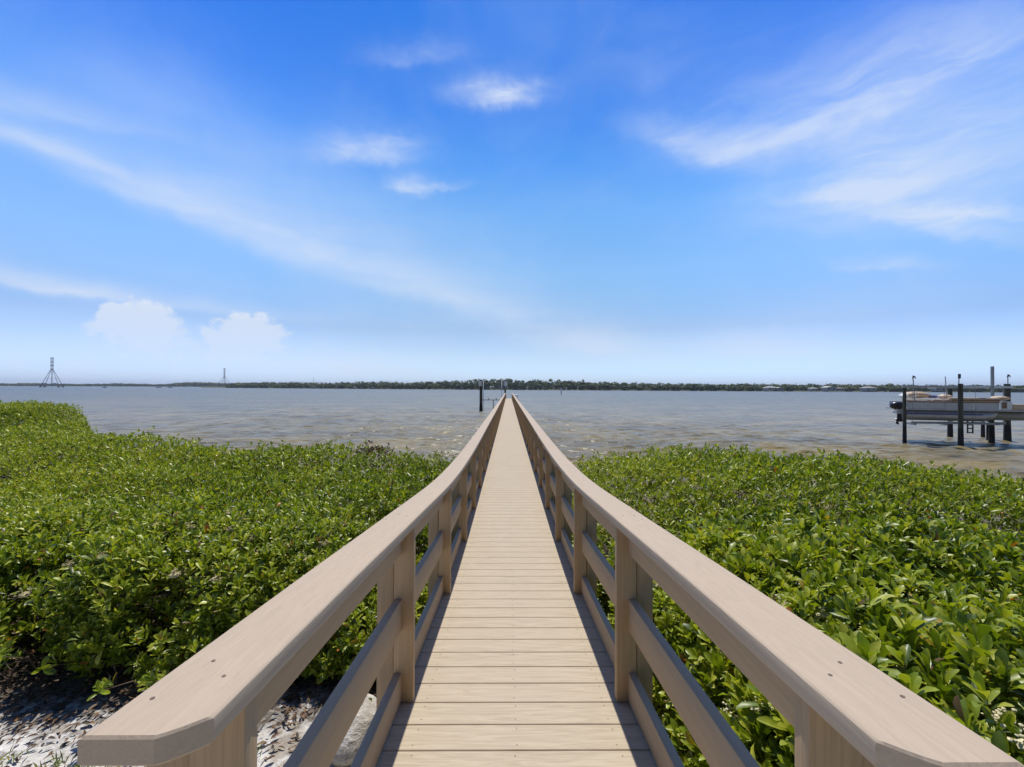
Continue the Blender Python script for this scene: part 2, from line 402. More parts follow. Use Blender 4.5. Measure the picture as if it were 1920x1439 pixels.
def leaf_mat(name, attr='leaf_color', trans=0.28, rough=0.38):
    m, t, b = mat(name)
    a = N(t, 'ShaderNodeAttribute'); a.attribute_name = attr
    v = objco(t); n = NOISE(t, v, 40, 2, 0.5)
    c = MIX(t, 1.0, a.outputs[0], RAMP(t, n, [(0.3, (.82, .85, .8)), (.7, (1.15, 1.12, 1.1))]), 'MULTIPLY')
    lk(t, c, b.inputs['Base Color']); b.inputs['Roughness'].default_value = rough
    b.inputs['Specular IOR Level'].default_value = 0.44
    tr = N(t, 'ShaderNodeBsdfTranslucent')
    lk(t, MIX(t, 1.0, c, (1.45, 1.5, 0.5), 'MULTIPLY'), tr.inputs[0])
    mx = N(t, 'ShaderNodeMixShader'); mx.inputs[0].default_value = trans
    lk(t, b.outputs[0], mx.inputs[1]); lk(t, tr.outputs[0], mx.inputs[2])
    lk(t, mx.outputs[0], t.nodes['Material Output'].inputs[0]); return m
MAT['leaf'] = leaf_mat('mangrove_leaf')
MAT['litter'] = leaf_mat('fallen_leaf', trans=0.05, rough=0.7)
MAT['far_leaf'] = leaf_mat('far_tree_leaf', trans=0.1, rough=0.7)
def water_mat():
    m, t, b = mat('bay_water'); v = objco(t)
    s = N(t, 'ShaderNodeSeparateXYZ'); lk(t, v, s.inputs[0])
    # murky shallows near the shore, sediment streaks, grey-blue depth further out
    ln = M2(t, 'LOGARITHM', M2(t, 'MAXIMUM', s.outputs[1], 4.0), 10.0)
    band = NOISE(t, mapv(t, v, (0.018, 0.05, 1)), 1.0, 5, 0.6, 0.8)
    dd = M2(t, 'ADD', ln, M2(t, 'MULTIPLY', M2(t, 'SUBTRACT', band, .5), 0.9))
    c = RAMP(t, M2(t, 'DIVIDE', dd, 3.0), [(0.33, (0.28, 0.200, 0.055)), (0.42, (0.275, 0.205, 0.068)), (0.54, (0.30, 0.250, 0.145)), (0.66, (0.170, 0.160, 0.110)), (0.85, (0.080, 0.088, 0.068))])
    patch = NOISE(t, mapv(t, v, (0.10, 0.35, 1)), 1.0, 4, 0.6, 0.5)
    c = MIX(t, SMOOTH(t, patch, .35, .70, 0, .50), c, (0.075, 0.092, 0.105))
    cells = NOISE(t, mapv(t, v, (0.30, 0.22, 1)), 1.0, 5, 0.7, 0.4)  # light and dark of ripples painted into the water colour
    c = MIX(t, SMOOTH(t, cells, .38, .62, .0, .38), c, (0.050, 0.062, 0.066))
    w1 = NOISE(t, mapv(t, v, (0.45, 0.8, 1), (0, 0, R(6))), 1.0, 6, 0.62, 0.6)
    w2 = NOISE(t, mapv(t, v, (2.6, 5.0, 1), (0, 0, R(-9))), 1.0, 4, 0.6, 0.5)
    w3 = NOISE(t, mapv(t, v, (0.20, 0.30, 1), (0, 0, R(3))), 1.0, 4, 0.65, 0.5)
    h = M2(t, 'ADD', M2(t, 'MULTIPLY', w1, 0.34), M2(t, 'ADD', M2(t, 'MULTIPLY', w2, 0.07), M2(t, 'MULTIPLY', w3, 1.0)))
    bn = N(t, 'ShaderNodeBump'); bn.inputs['Strength'].default_value = 1.0; bn.inputs['Distance'].default_value = 0.42
    lk(t, h, bn.inputs['Height'])
    df = N(t, 'ShaderNodeBsdfDiffuse'); lk(t, c, df.inputs[0]); lk(t, bn.outputs[0], df.inputs['Normal'])
    gl = N(t, 'ShaderNodeBsdfGlossy'); gl.inputs['Roughness'].default_value = 0.25; lk(t, bn.outputs[0], gl.inputs['Normal'])
    fr = N(t, 'ShaderNodeFresnel'); fr.inputs[0].default_value = 1.333; lk(t, bn.outputs[0], fr.inputs['Normal'])
    mx = N(t, 'ShaderNodeMixShader'); lk(t, M2(t, 'MULTIPLY', fr.outputs[0], 0.60), mx.inputs[0])
    lk(t, df.outputs[0], mx.inputs[1]); lk(t, gl.outputs[0], mx.inputs[2])
    lk(t, mx.outputs[0], t.nodes['Material Output'].inputs[0]); t.nodes.remove(b)
    return m
MAT['water'] = water_mat()

# ------------------------------------------------------------------ boardwalk profile
_ys = np.array([-3, 0.0, 1.0, 1.965, 3.2, 4.4, 5.7, 9.0, 15, 30, 67])
_hs = np.array([1.16, 1.245, 1.328, 1.420, 1.530, 1.582, 1.602, 1.615, 1.64, 1.69, 1.80])
def _slopes():
    d = np.diff(_hs) / np.diff(_ys); m = np.zeros_like(_hs); m[1:-1] = (d[1:] + d[:-1]) / 2; m[0] = d[0]; m[-1] = d[-1]; return m
_ms = _slopes()
def deckz(y):
    i = int(np.clip(np.searchsorted(_ys, y) - 1, 0, len(_ys) - 2)); h = _ys[i + 1] - _ys[i]; t = (y - _ys[i]) / h
    v = (2 * t**3 - 3 * t**2 + 1) * _hs[i] + (t**3 - 2 * t**2 + t) * h * _ms[i] + (-2 * t**3 + 3 * t**2) * _hs[i + 1] + (t**3 - t**2) * h * _ms[i + 1]
    return CZ - v
CX = 0.034; HW = 0.457            # centre line and half the clear width between the posts
YEND = 66.0
YSTART = -2.4

# ------------------------------------------------------------------ ground and water
def shore(x):
    x = np.asarray(x, float)
    return np.interp(x, [-60, -34, -24, -16, -14.9, -13.5, -12.2, -10, -8.2, -1, 4, 6.5, 9, 12, 20, 60], [25, 20, 18.0, 16.2, 15.2, 13.5, 12.3, 10.5, 9.3, 8.9, 9.0, 8.0, 6.5, 5.8, 5.0, 4.0])
def groundz(x, y):
    s = shore(x) - y
    z = np.minimum(1.08, 0.19 * s)
    z = np.where(s < 0, np.maximum(0.25 * s, -1.5), z)
    return z + 0.035 * nz(x * 2.2, y * 2.2) + 0.012 * nz(x * 8, y * 8)
def grid_obj(name, xs, ys, zf, m, kind='structure'):
    X, Y = np.meshgrid(xs, ys); Z = zf(X, Y)
    v = np.stack([X, Y, Z], -1).reshape(-1, 3)
    nx, ny = len(xs), len(ys)
    i = (np.arange(ny - 1)[:, None] * nx + np.arange(nx - 1)[None, :]).ravel()
    f = np.stack([i, i + 1, i + nx + 1, i + nx], -1)
    me = fast_mesh(name, v, f, None, m, True)
    o = bpy.data.objects.new(name, me); COL.objects.link(o); return tag(o, kind=kind)
def fast_mesh(name, v, f, col, m, smooth=True):
    """v (n,3), f (k,3|4) or list of two arrays"""
    fl = f if isinstance(f, list) else [f]
    me = bpy.data.meshes.new(name)
    me.vertices.add(len(v)); me.vertices.foreach_set('co', np.ascontiguousarray(v, np.float32).ravel())
    nl = sum(a.size for a in fl); npoly = sum(len(a) for a in fl)
    me.loops.add(nl); me.loops.foreach_set('vertex_index', np.concatenate([a.ravel() for a in fl]).astype(np.int32))
    me.polygons.add(npoly)
    tot = np.concatenate([np.full(len(a), a.shape[1]) for a in fl]).astype(np.int32)
    st_ = np.concatenate([[0], np.cumsum(tot)[:-1]]).astype(np.int32)
    me.polygons.foreach_set('loop_start', st_)
    try: me.polygons.foreach_set('loop_total', tot)
    except Exception: pass
    me.update(calc_edges=True)
    if smooth: me.polygons.foreach_set('use_smooth', np.ones(npoly, bool))
    if col is not None:
        a = me.color_attributes.new('leaf_color', 'FLOAT_COLOR', 'POINT')
        a.data.foreach_set('color', np.concatenate([col, np.ones((len(col), 1))], 1).astype(np.float32).ravel())
    me.materials.append(m); me.validate(); return me
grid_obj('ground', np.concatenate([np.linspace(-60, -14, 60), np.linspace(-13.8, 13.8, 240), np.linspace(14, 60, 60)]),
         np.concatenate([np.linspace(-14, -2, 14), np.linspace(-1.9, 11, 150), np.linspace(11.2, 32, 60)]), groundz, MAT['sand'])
# water: one wind-rippled sheet out to the horizon, finest near the shore
def waves(X, Y, Rr):
    r = np.random.default_rng(21); Z = np.zeros_like(X)
    for i in range(70):
        lam = 0.26 * (6.0 ** (i / 69.0)); th = r.normal(R(96), R(22)); k = 2 * math.pi / lam
        amp = 0.0085 * lam ** 0.95 * r.uniform(.6, 1.3)
        ph = k * (X * math.cos(th) + Y * math.sin(th)) + r.uniform(0, 6.28) + 1.2 * np.sin(X * r.uniform(.05, .2) + Y * r.uniform(.05, .2) + i)
        # each ripple train fades out where the sheet becomes too coarse to carry it
        Z += amp * (np.cos(ph) * .8 + .28 * np.cos(2 * ph)) * np.clip((lam / (Rr * 0.0065) - 2.0) / 2.0, 0, 1)
    gust = 0.75 + 0.45 * np.sin(X * .045 + 1.3 * np.sin(Y * .03)) * np.sin(Y * .07 + 1.1 * np.sin(X * .05))
    return Z * gust
rad = [3.0]
while rad[-1] < 9000: rad.append(rad[-1] * (1.0048 if rad[-1] < 110 else 1.035))
rad = np.array(rad); ang = np.radians(np.linspace(-86, 86, 760))
A_, R_ = np.meshgrid(ang, rad); X_, Y_ = R_ * np.sin(A_), R_ * np.cos(A_) + 1.0
Z_ = waves(X_, Y_, R_) * np.clip((150 - R_) / 60, 0, 1)
v = np.stack([X_, Y_, Z_], -1).reshape(-1, 3); nx = len(ang); i_ = (np.arange(len(rad) - 1)[:, None] * nx + np.arange(nx - 1)[None, :]).ravel()
wo_ = bpy.data.objects.new('water', fast_mesh('water', v, np.stack([i_, i_ + nx, i_ + nx + 1, i_ + 1], -1)[:, ::-1], None, MAT['water'], True)); COL.objects.link(wo_)
tag(wo_, kind='structure')
tag(MB().box(-9000, 9000, -9000, 9000, -6.5, -6.0).build('seabed', simple('seabed_mud', (0.08, 0.06, 0.04), 0.95)), kind='structure')

# ------------------------------------------------------------------ boardwalk
bw = thing('boardwalk', 'long tan timber boardwalk with railings on both sides, running straight out over the water', 'boardwalk', (CX, 0.0, deckz(0)))
ys_f = list(np.arange(YSTART, 12, 0.1)) + list(np.arange(12, YEND, 1.0)) + [YEND]
# deck: individual boards in one part
db = MB(); hw = HW + 0.092
k0 = int(math.ceil((YSTART - Y_SEAM) / PITCH)); k1 = int((YEND - Y_SEAM) / PITCH)
for k in range(k0, k1):
    y0 = Y_SEAM + k * PITCH + 0.0021; y1 = Y_SEAM + (k + 1) * PITCH - 0.0021
    z0 = deckz(y0); z1 = deckz(y1); c = 0.0022; jx = random.uniform(-.003, .003)
    L, Rr = CX - hw + jx, CX + hw + jx
    prof = [(y0, z0 - .024), (y0, z0 - c), (y0 + c, z0), (y1 - c, z1), (y1, z1 - c), (y1, z1 - .024)]
    vs = [(L, y, z) for y, z in prof] + [(Rr, y, z) for y, z in prof]
    db.add(vs, [(i, (i + 1) % 6, 6 + (i + 1) % 6, 6 + i) for i in range(6)] + [(5, 4, 3, 2, 1, 0), (6, 7, 8, 9, 10, 11)])
db.build('deck', MAT['deck'], bw)
sc_ = MB()
for k in range(k0, min(k1, 110)):
    for fx in (-HW + .06, -.002, HW - .06):
        for fy in (.028, .116):
            y = Y_SEAM + k * PITCH + fy + random.uniform(-.004, .004); x = CX + fx + random.uniform(-.006, .006)
            z = deckz(y) + .0012; r = .0029
            sc_.add([(x + r * math.cos(a), y + r * math.sin(a), z) for a in [i * math.pi / 3 for i in range(6)]] + [(x, y, z - .003)], [(0, 1, 2, 3, 4, 5)])
tag(sc_.build('deck_screws', MAT['screw'], bw), kind='stuff')
for s_ in (-1, 1):
    x_in = CX + s_ * HW                    # plane of the posts' inner faces
    def sx(a, b): return (min(s_ * a, s_ * b), max(s_ * a, s_ * b))
    # cap
    cb_ = MB(); a, b_ = sx(-0.014, 0.134)
    yst = 0.565 if s_ < 0 else 0.515
    sec = rsec(a, b_, 0.792, 0.832, 0.0075, 4)
    xi_ = s_ * 0.036; sec2 = []
    for q_ in range(len(sec)):
        sec2.append(sec[q_]); nxt = sec[(q_ + 1) % len(sec)]
        if (sec[q_][0] - xi_) * (nxt[0] - xi_) < 0:
            ps = [(s_ * w_, sec[q_][1]) for w_ in (0.0, .012, .024, .036)]
            ps.sort(key=lambda p_: abs(p_[0] - sec[q_][0])); sec2 += ps
    sec = sec2
    ylist = [y for y in ys_f if y > yst + .05]
    # the near end: corner clipped on the walkway side
    n = len(sec); vs = []; fs = []
    rows = [yst + .055] + ylist
    inn = s_ * -0.014
    def clip_(x):
        q = abs(x - inn); return 0.0 if q > .050 else ((0.050 - q) / .050) ** 1.25 * 0.042
    for ins, sc_k in ((0.0, .0035), (.0035, 0.0)):
        for (x, dz) in sec:
            yb = yst + clip_(x) + ins; zz = min(max(dz, .792 + sc_k), .832 - sc_k)
            vs.append((x_in + x, yb, deckz(yst) + (deckz(yb) - deckz(yst)) + zz))
    for j, yb in enumerate(rows):
        for (x, dz) in sec: vs.append((x_in + x, yb, deckz(yb) + dz))
    for i in range(len(rows) + 1):
        for k in range(n): fs.append((i * n + k, i * n + (k + 1) % n, (i + 1) * n + (k + 1) % n, (i + 1) * n + k))
    tp = sorted([k for k in range(n) if sec[k][1] > .812], key=lambda k: (sec[k][0], sec[k][1] * (1 if sec[k][0] < s_ * .06 else -1)))
    bt = sorted([k for k in range(n) if sec[k][1] < .812], key=lambda k: (sec[k][0], -sec[k][1] * (1 if sec[k][0] < s_ * .06 else -1)))
    for k in range(len(tp) - 1): fs.append((tp[k], tp[k + 1], bt[k + 1], bt[k]))
    fs.append(tuple(range((len(rows) + 1) * n, (len(rows) + 2) * n)))
    cb_.add(vs, fs); cap = cb_.build('handrail', MAT['cap'], bw, angle=30)
    # screws on the cap
    for k in range(8):
        yy = 0.70 + 1.24 * k
        for (ox, oy) in ((.035, 0.0), (.085, 0.05), (.10, -.06))[: 3 if k < 3 else 2]:
            x = x_in + s_ * ox + random.uniform(-.008, .008); y = yy + oy + random.uniform(-.02, .02); r = .0033
            z = deckz(y) + .8325
            MB().add([(x + r * math.cos(i * .785), y + r * math.sin(i * .785), z + (.0004)) for i in range(8)] + [(x + r * .9 * math.cos(i * .785), y + r * .9 * math.sin(i * .785), z - .004) for i in range(8)],
                     [tuple(range(8))] + [(i, (i + 1) % 8, 8 + (i + 1) % 8, 8 + i) for i in range(8)]).build('screw', MAT['screw'], cap)
    # rails
    for (z0, z1, nm) in ((0.664, 0.790, 'top_rail'), (0.322, 0.462, 'middle_rail'), (0.004, 0.132, 'bottom_rail')):
        a, b_ = sx(0.052, 0.089)
        rb = MB()
        yl = [0.72] + [y for y in ys_f if y > .78]
        rb.sweep([(x, z) for x, z in rsec(a, b_, z0, z1, .006, 3)], yl, deckz, x_in)
        rb.build(nm, MAT['wood_y'], bw, angle=30)
    # stringer under the deck boards
    for o_ in (0.03, 0.30):
        a, b_ = sx(0.01 - o_, 0.05 - o_)
        MB().sweep(rsec(a, b_, -.21, -.027, .004, 2), ys_f, deckz, x_in).build('stringer', MAT['wood_y'], bw)
# posts: two side by side pieces at every station
YP = [0.70 + 1.24 * k for k in range(0, 53)]
p0 = p1 = None
restA = MB(); restB = MB(); nA = 0
for k, y in enumerate(YP):
    for s_ in (-1, 1):
        x_in = CX + s_ * HW; z = deckz(y)
        if k < 50:
            if p0 is None:
                a = MB().box(-.0445, .0445, -.019, .019, 0, .7925, .0035); p0 = a.build('post', MAT['wood_z'], None, angle=40)
                c = MB().box(-.0375, .0375, -.019, .019, -.42, .7925, .0035); p1 = c.build('outer_post', MAT['wood_z'], None, angle=40)
                qa, qb = p0, p1
            else:
                qa = p0.copy(); COL.objects.link(qa); qb = p1.copy(); COL.objects.link(qb)
            qa.parent = bw; qb.parent = bw
            qa.location = Vector((x_in + s_ * .0445, y + .019, z)) - bw.location
            qb.location = Vector((x_in + s_ * (.089 + .0035 + .0375), y + .030, z)) - bw.location
        else:
            restA.box(x_in + s_ * .0445 - .0445, x_in + s_ * .0445 + .0445, y, y + .038, z, z + .7925)
            xx = x_in + s_ * .13; restB.box(xx - .0375, xx + .0375, y + .011, y + .049, z - .42, z + .7925)
tag(restA.build('post', MAT['wood_z'], bw), kind='stuff'); tag(restB.build('outer_post', MAT['wood_z'], bw), kind='stuff')
# round piles carrying it, and cross beams
for k in range(1, 53, 3):
    y = YP[k] + .12
    MB().box(CX - .70, CX + .70, y - .04, y + .04, deckz(y) - .40, deckz(y) - .213, .004).build('cross_beam', MAT['wood_z'], bw)
    for s_ in (-1, 1):
        MB().tube((CX + s_ * .40, y + .16, -2.2), (CX + s_ * .40, y + .16, deckz(y) - .215), .12, .11, 12).build('pile', MAT['pile'], bw, smooth=True)

# ------------------------------------------------------------------ mangroves
def smooth01(t): t = np.clip(t, 0, 1); return np.sqrt(1 - (1 - t) ** 2)
def top_left(x, y):
    g = groundz(x, y)
    e = np.minimum(np.minimum((-x - 0.72 + .10 * nz(y * 2, x)) / .9, (y - 2.76 - .20 * nz(x * 1.4, 2.0)) / .62),
                   (shore(x) + .55 - y + .25 * nz(x * 1.3, y * .3)) / .9)
    hump = .50 / (1 + np.exp((x + 14.8) * 3.0)) / (1 + np.exp((12.8 - y) * 2.2))
    t = 1.81 + .20 * nz(x, y, 1.3) + .10 * nz(x, y, 3.3, 1.0) + hump + .09 * np.clip((y - 5) / 3.5, 0, 1)
    return g + np.maximum(t - g, 0.15) * smooth01(e), e
def top_right(x, y):
    g = groundz(x, y)
    e = np.minimum(np.minimum((x - 0.86 + .10 * nz(y * 2, x, off=2)) / .8, (y + 1.5) / .8), (shore(x) + .55 - y + .25 * nz(x * 1.3, y * .3, off=4)) / .9)
    t = 1.80 + .16 * nz(x, y, 1.3, 3.0) + .09 * nz(x, y, 3.3, 5.0) + .07 * np.clip((y - 5) / 3.5, 0, 1) + .20 * np.exp(-np.clip(y, 0, 99) / 2.2) - .04 * np.clip(x - 6, 0, 5)
    return g + np.maximum(t - g, 0.15) * smooth01(e), e
def leaf_palette(n, warm, seed):
    r = np.random.default_rng(seed)
    A = np.array([[.055, .085, .010], [.122, .175, .014], [.215, .280, .018], [.330, .385, .028], [.46, .47, .06]])
    t = np.clip(r.normal(2.2, 1.1, n) + warm, 0, 3.99); i = t.astype(int); fr = (t - i)[:, None]
    c = A[i] * (1 - fr) + A[i + 1] * fr
    q = r.random(n)
    c[q < .010] = (.42, .30, .04); c[q < .004] = (.42, .15, .03); c[(q > .990)] = (.16, .10, .05)
    return c * r.uniform(.85, 1.15, (n, 1))
def make_leaves(P, D, Nn, L, Wd, col, near):
    """vectorised leaf blades: base P, direction D, normal Nn"""
    Sd = np.cross(D, Nn); Sd /= np.linalg.norm(Sd, axis=1, keepdims=True) + 1e-9
    Nn = np.cross(Sd, D)
    n = len(P)
    if near:
        T = [(0, 0, 0), (.32, 0, .03), (.32, .36, .09), (.32, -.36, .09), (.72, 0, .0), (.72, .48, .08), (.72, -.48, .08), (1.0, 0, -.10),
             (.92, .27, -.03), (.92, -.27, -.03)]
        Q = [(2, 5, 4, 1), (1, 4, 6, 3), (5, 8, 7, 4), (4, 7, 9, 6)]; Tr = [(0, 2, 1), (0, 1, 3)]
    else:
        T = [(0, 0, 0), (.58, .5, .06), (1.0, 0, -.06), (.58, -.5, .06)]
        Q = []; Tr = [(0, 1, 2), (0, 2, 3)]
    T = np.array(T)
    V = P[:, None] + D[:, None] * (T[None, :, 0:1] * L[:, None, None]) + Sd[:, None] * (T[None, :, 1:2] * Wd[:, None, None]) + Nn[:, None] * (T[None, :, 2:3] * L[:, None, None] * 1.0)
    nv = len(T); base = (np.arange(n) * nv)[:, None, None]
    fl = []
    if Q: fl.append((base + np.array(Q)[None]).reshape(-1, 4))
    fl.append((base + np.array(Tr)[None]).reshape(-1, 3))
    return V.reshape(-1, 3), fl, np.repeat(col, nv, axis=0)
def rosettes(C, Ax, scale, near, seed, nl=8, warmf=None):
    r = np.random.default_rng(seed); m = len(C)
    Ax = Ax / np.linalg.norm(Ax, axis=1, keepdims=True)
    U = np.cross(Ax, r.normal(size=(m, 3))); U /= np.linalg.norm(U, axis=1, keepdims=True); V = np.cross(Ax, U)
    k = np.tile(np.arange(nl), m); idx = np.repeat(np.arange(m), nl)
    ang = k * 2.399 + r.uniform(0, 6.28, m)[idx] + r.normal(0, .25, m * nl)
    elv = np.radians(26 + 54 * (k / (nl - 1)) + r.normal(0, 10, m * nl))
    rad = U[idx] * np.cos(ang)[:, None] + V[idx] * np.sin(ang)[:, None]
    D = rad * np.cos(elv)[:, None] + Ax[idx] * np.sin(elv)[:, None]
    Nn = Ax[idx] * np.cos(elv)[:, None] - rad * np.sin(elv)[:, None]
    L = scale[idx] * r.uniform(.70, 1.25, m * nl) * (1 - .30 * k / nl)
    Wd = L * r.uniform(.30, .43, m * nl)
    P = C[idx] + Ax[idx] * ((k / nl - .6) * .035)[:, None] + D * (L * .10)[:, None]
    w = (warmf[idx] if warmf is not None else 0) + .55 * (k / nl - .4)
    col = leaf_palette(m * nl, w, seed + 1)
    return make_leaves(P, D, Nn, L, Wd, col, near)
def scatter(topf, x0, x1, y0, y1, dens, thick, seed, keep=None):
    """points inside the outer layer of the canopy"""
    r = np.random.default_rng(seed); n = int((x1 - x0) * (y1 - y0) * dens * 2.6)
    x = r.uniform(x0, x1, n); y = r.uniform(y0, y1, n); t, e = topf(x, y); g = groundz(x, y)
    ok = e > 0.0; x, y, t, g = x[ok], y[ok], t[ok], g[ok]
    z = np.maximum(g, -.1) + .10 + r.random(len(x)) * np.maximum(t - np.maximum(g, -.1) - .10, .02)
    d = .04; gx = (topf(x + d, y)[0] - topf(x - d, y)[0]) / (2 * d); gy = (topf(x, y + d)[0] - topf(x, y - d)[0]) / (2 * d)
    gl = np.sqrt(1 + np.minimum(gx**2 + gy**2, 16)); dist = (t - z) / gl
    # weight by steepness so that sides are as leafy as the top
    ok = (dist < thick * (0.25 + .75 * r.random(len(x)) ** 1.2)) 
    x, y, z, gx, gy, dist = x[ok], y[ok], z[ok], gx[ok], gy[ok], dist[ok]
    nrm = np.stack([-np.clip(gx, -3, 3), -np.clip(gy, -3, 3), np.ones_like(x)], 1); nrm /= np.linalg.norm(nrm, axis=1, keepdims=True)
    return np.stack([x, y, z], 1), nrm, dist
def join(parts):
    vs, quads, tris, cols = [], [], [], []; b = 0
    for v, fl, c in parts:
        vs.append(v); cols.append(c)
        for f in fl: (quads if f.shape[1] == 4 else tris).append(f + b)
        b += len(v)
    fl = ([np.concatenate(quads)] if quads else []) + [np.concatenate(tris)]
    return np.concatenate(vs), fl, np.concatenate(cols)
def foliage(parent, topf, zones, scale, seed, extra=None):
    parts = []
    for (x0, x1, y0, y1, dens, thick, near, nl, sc) in zones:
        C, Nm, dist = scatter(topf, x0, x1, y0, y1, dens, thick, seed); seed += 11
        r = np.random.default_rng(seed)
        Ax = Nm * .45 + np.array([0, 0, .75]) + r.normal(0, .34, C.shape)
        hole = nz(C[:, 0], C[:, 1], 4.2, 13.0) + .5 * nz(C[:, 0], C[:, 1], 1.9, 4.0)       # gaps that show the dark inside of the thicket
        ok = ~((hole > (.26 if x1 < 0 else .42)) & (C[:, 1] < 4.9) & (dist < .16 + .25 * r.random(len(C)))); C, Ax, dist = C[ok], Ax[ok], dist[ok]
        if x1 < 0: C[:, 1] += .18 * np.clip(1 - (C[:, 2] - 1.02) / .70, 0, 1) * (C[:, 1] < 3.7)      # the shaded foot of the thicket is set back
        C = C + r.normal(0, .03, C.shape)
        up = (r.random(len(C)) < .06); C[up, 2] += r.uniform(.03, .14, up.sum())     # shoots that stand proud
        lumps = nz(C[:, 0], C[:, 1], 1.6, 7.0)
        sz = sc * scale * (1 + .22 * nz(C[:, 0], C[:, 1], 2.2, 9.0)) * r.uniform(.78, 1.2, len(C))
        warm = .25 * np.clip((C[:, 1] - 4) / 3, 0, 1) + .75 * lumps + r.normal(0, .35, len(C)) + up * .6
        parts.append(rosettes(C, Ax, sz, near, seed, nl, warm))
    if extra is not None:
        E = np.array(extra); r = np.random.default_rng(seed + 5)
        parts.append(rosettes(E, r.normal(0, .35, E.shape) + np.array([0, -.4, .8]), np.full(len(E), .075), True, seed + 6, 8, r.normal(.2, .5, len(E))))
    v, fl, c = join(parts)
    o0 = np.array(wloc(parent)); me = fast_mesh('foliage', v - o0, fl, c, MAT['leaf'], True)
    o = bpy.data.objects.new('foliage', me); COL.objects.link(o); o.parent = parent
    print('foliage verts', len(v)); return o
def branches(parent, topf, x0, x1, y0, y1, n, seed):
    r = random.Random(seed); mb = MB()
    for _ in range(n):
        x = r.uniform(x0, x1); y = r.uniform(y0, y1); t, e = topf(np.array([x]), np.array([y])); g = float(groundz(np.array([x]), np.array([y]))[0])
        if e[0] <= .05: continue
        t = float(t[0]); h = max(.12, t - g - .34)
        p = [Vector((x, y, max(g, -.6) - .05))]; a = r.uniform(0, 6.28); lean = r.uniform(.1, .5)
        for k in range(1, 5):
            a += r.uniform(-.7, .7)
            p.append(Vector((x + math.cos(a) * lean * h * k / 4, y + math.sin(a) * lean * h * k / 4, p[0].z + (h + .05) * k / 4)))
        r0 = r.uniform(.006, .016)
        mb.path(p, [r0, r0 * .85, r0 * .7, r0 * .5, r0 * .25], 5)
        for q in (2, 3):
            b = r.uniform(0, 6.28); d = Vector((math.cos(b), math.sin(b), .9)) * h * r.uniform(.2, .35)
            mb.path([p[q], p[q] + d * .5, p[q] + d + Vector((0, 0, .03))], [r0 * .55, r0 * .4, r0 * .15], 4)
    return mb.build('branches', MAT['stem'], parent, smooth=True)
def flowers(parent, spots, seed, fm='flower'):
    r = random.Random(seed)
    for (x, y, z, s) in spots:
        mb = MB()
        for k in range(34):
            c = Vector((x + r.gauss(0, s), y + r.gauss(0, s), z + r.gauss(0, s * .55))); q = r.uniform(.004, .0085)
            mb.blob(c, (q, q, q * .7), 1, .3, r.randint(0, 999))
            if k % 3 == 0: mb.tube((x, y, z - s * 1.2), c, .0014, .0010, 4, False)
        mb.blob((x, y, z - s * .6), (s * 1.3, s * 1.3, s * .5), 1, .2, 3)
        mb.build('flower_cluster', MAT[fm], parent)

ml = thing('mangrove_thicket', 'broad green mangrove thicket to the left of the boardwalk, its shady side above white sand', 'mangroves', (-5.5, 6.0, 0.6), 'mangroves beside the boardwalk')
spr = []; spm = MB(); r_s = random.Random(31)
for _ in range(34):
    x = r_s.uniform(-5.2, -.85); y = r_s.uniform(2.42, 2.85); g = float(groundz(np.array([x]), np.array([y]))[0]); h = r_s.uniform(.10, .42)
    a = Vector((x + r_s.uniform(-.1, .1), y + .35, g)); b = Vector((x, y, g + h)); q = a.lerp(b, .5) + Vector((0, .05, .04))
    MB().path([a, q, b], [.006, .004, .002], 5).build('sprig_stem', MAT['stem'], ml, smooth=True); spr += [tuple(b), tuple(a.lerp(b, .75) + Vector((r_s.uniform(-.08, .08), 0, .05)))]
foliage(ml, top_left, [(-4.6, -0.6, 2.3, 5.2, 760, .62, True, 8, .70), (-9.5, -4.6, 2.3, 5.2, 460, .5, True, 7, .80),
                       (-13.5, -.6, 5.2, 11.5, 520, .46, False, 7, .88), (-20, -13.5, 8, 18, 520, .55, False, 7, 1.08), (-34, -20, 2.3, 23, 90, .38, False, 7, 1.2), (-20, -13.5, 2.3, 8, 200, .40, False, 7, 1.0), (-13.5, -9.5, 2.3, 5.2, 90, .4, False, 7, 1.0), (-13.5, -8, 11.5, 16, 420, .34, False, 7, 1.1)], .092, 101, spr)
branches(ml, top_left, -10, -.7, 2.4, 9.5, 620, 5)
mr = thing('mangrove_thicket', 'broad mangrove thicket right of the boardwalk, large glossy leaves, boat lift beyond it', 'mangroves', (5.5, 4.0, 0.6), 'mangroves beside the boardwalk')
foliage(mr, top_right, [(.6, 4.6, 0.0, 4.8, 560, .60, True, 8, .98), (4.6, 9.0, 1.0, 4.8, 380, .46, True, 7, .95), (.6, 13, 4.8, 10.5, 430, .42, False, 7, .86),
                        (9.0, 22, -1.5, 4.8, 70, .35, False, 7, 1.1), (.6, 4.6, -1.5, 0, 120, .4, False, 7, 1.1), (4.6, 9, -1.5, 1.0, 90, .4, False, 7, 1.1), (13, 22, 4.8, 7, 80, .35, False, 7, 1.1)], .098, 301)
branches(mr, top_right, .7, 9, .3, 9.0, 560, 9)
rr_ = random.Random(4)
fl_r = []
for _ in range(46):
    x = rr_.uniform(.82, 2.0); y = rr_.uniform(1.0, 3.2); t = float(top_right(np.array([x]), np.array([y]))[0][0]); fl_r.append((x, y, t - rr_.uniform(-.02, .10), rr_.uniform(.016, .03)))
flowers(mr, fl_r, 3)
fl_l = []
for _ in range(34):
    x = rr_.uniform(-3.4, -1.3); y = rr_.uniform(3.0, 4.4); t = float(top_left(np.array([x]), np.array([y]))[0][0]); fl_l.append((x, y, t - rr_.uniform(-.03, .06), rr_.uniform(.016, .035)))
flowers(ml, fl_l, 8, 'seedhead')
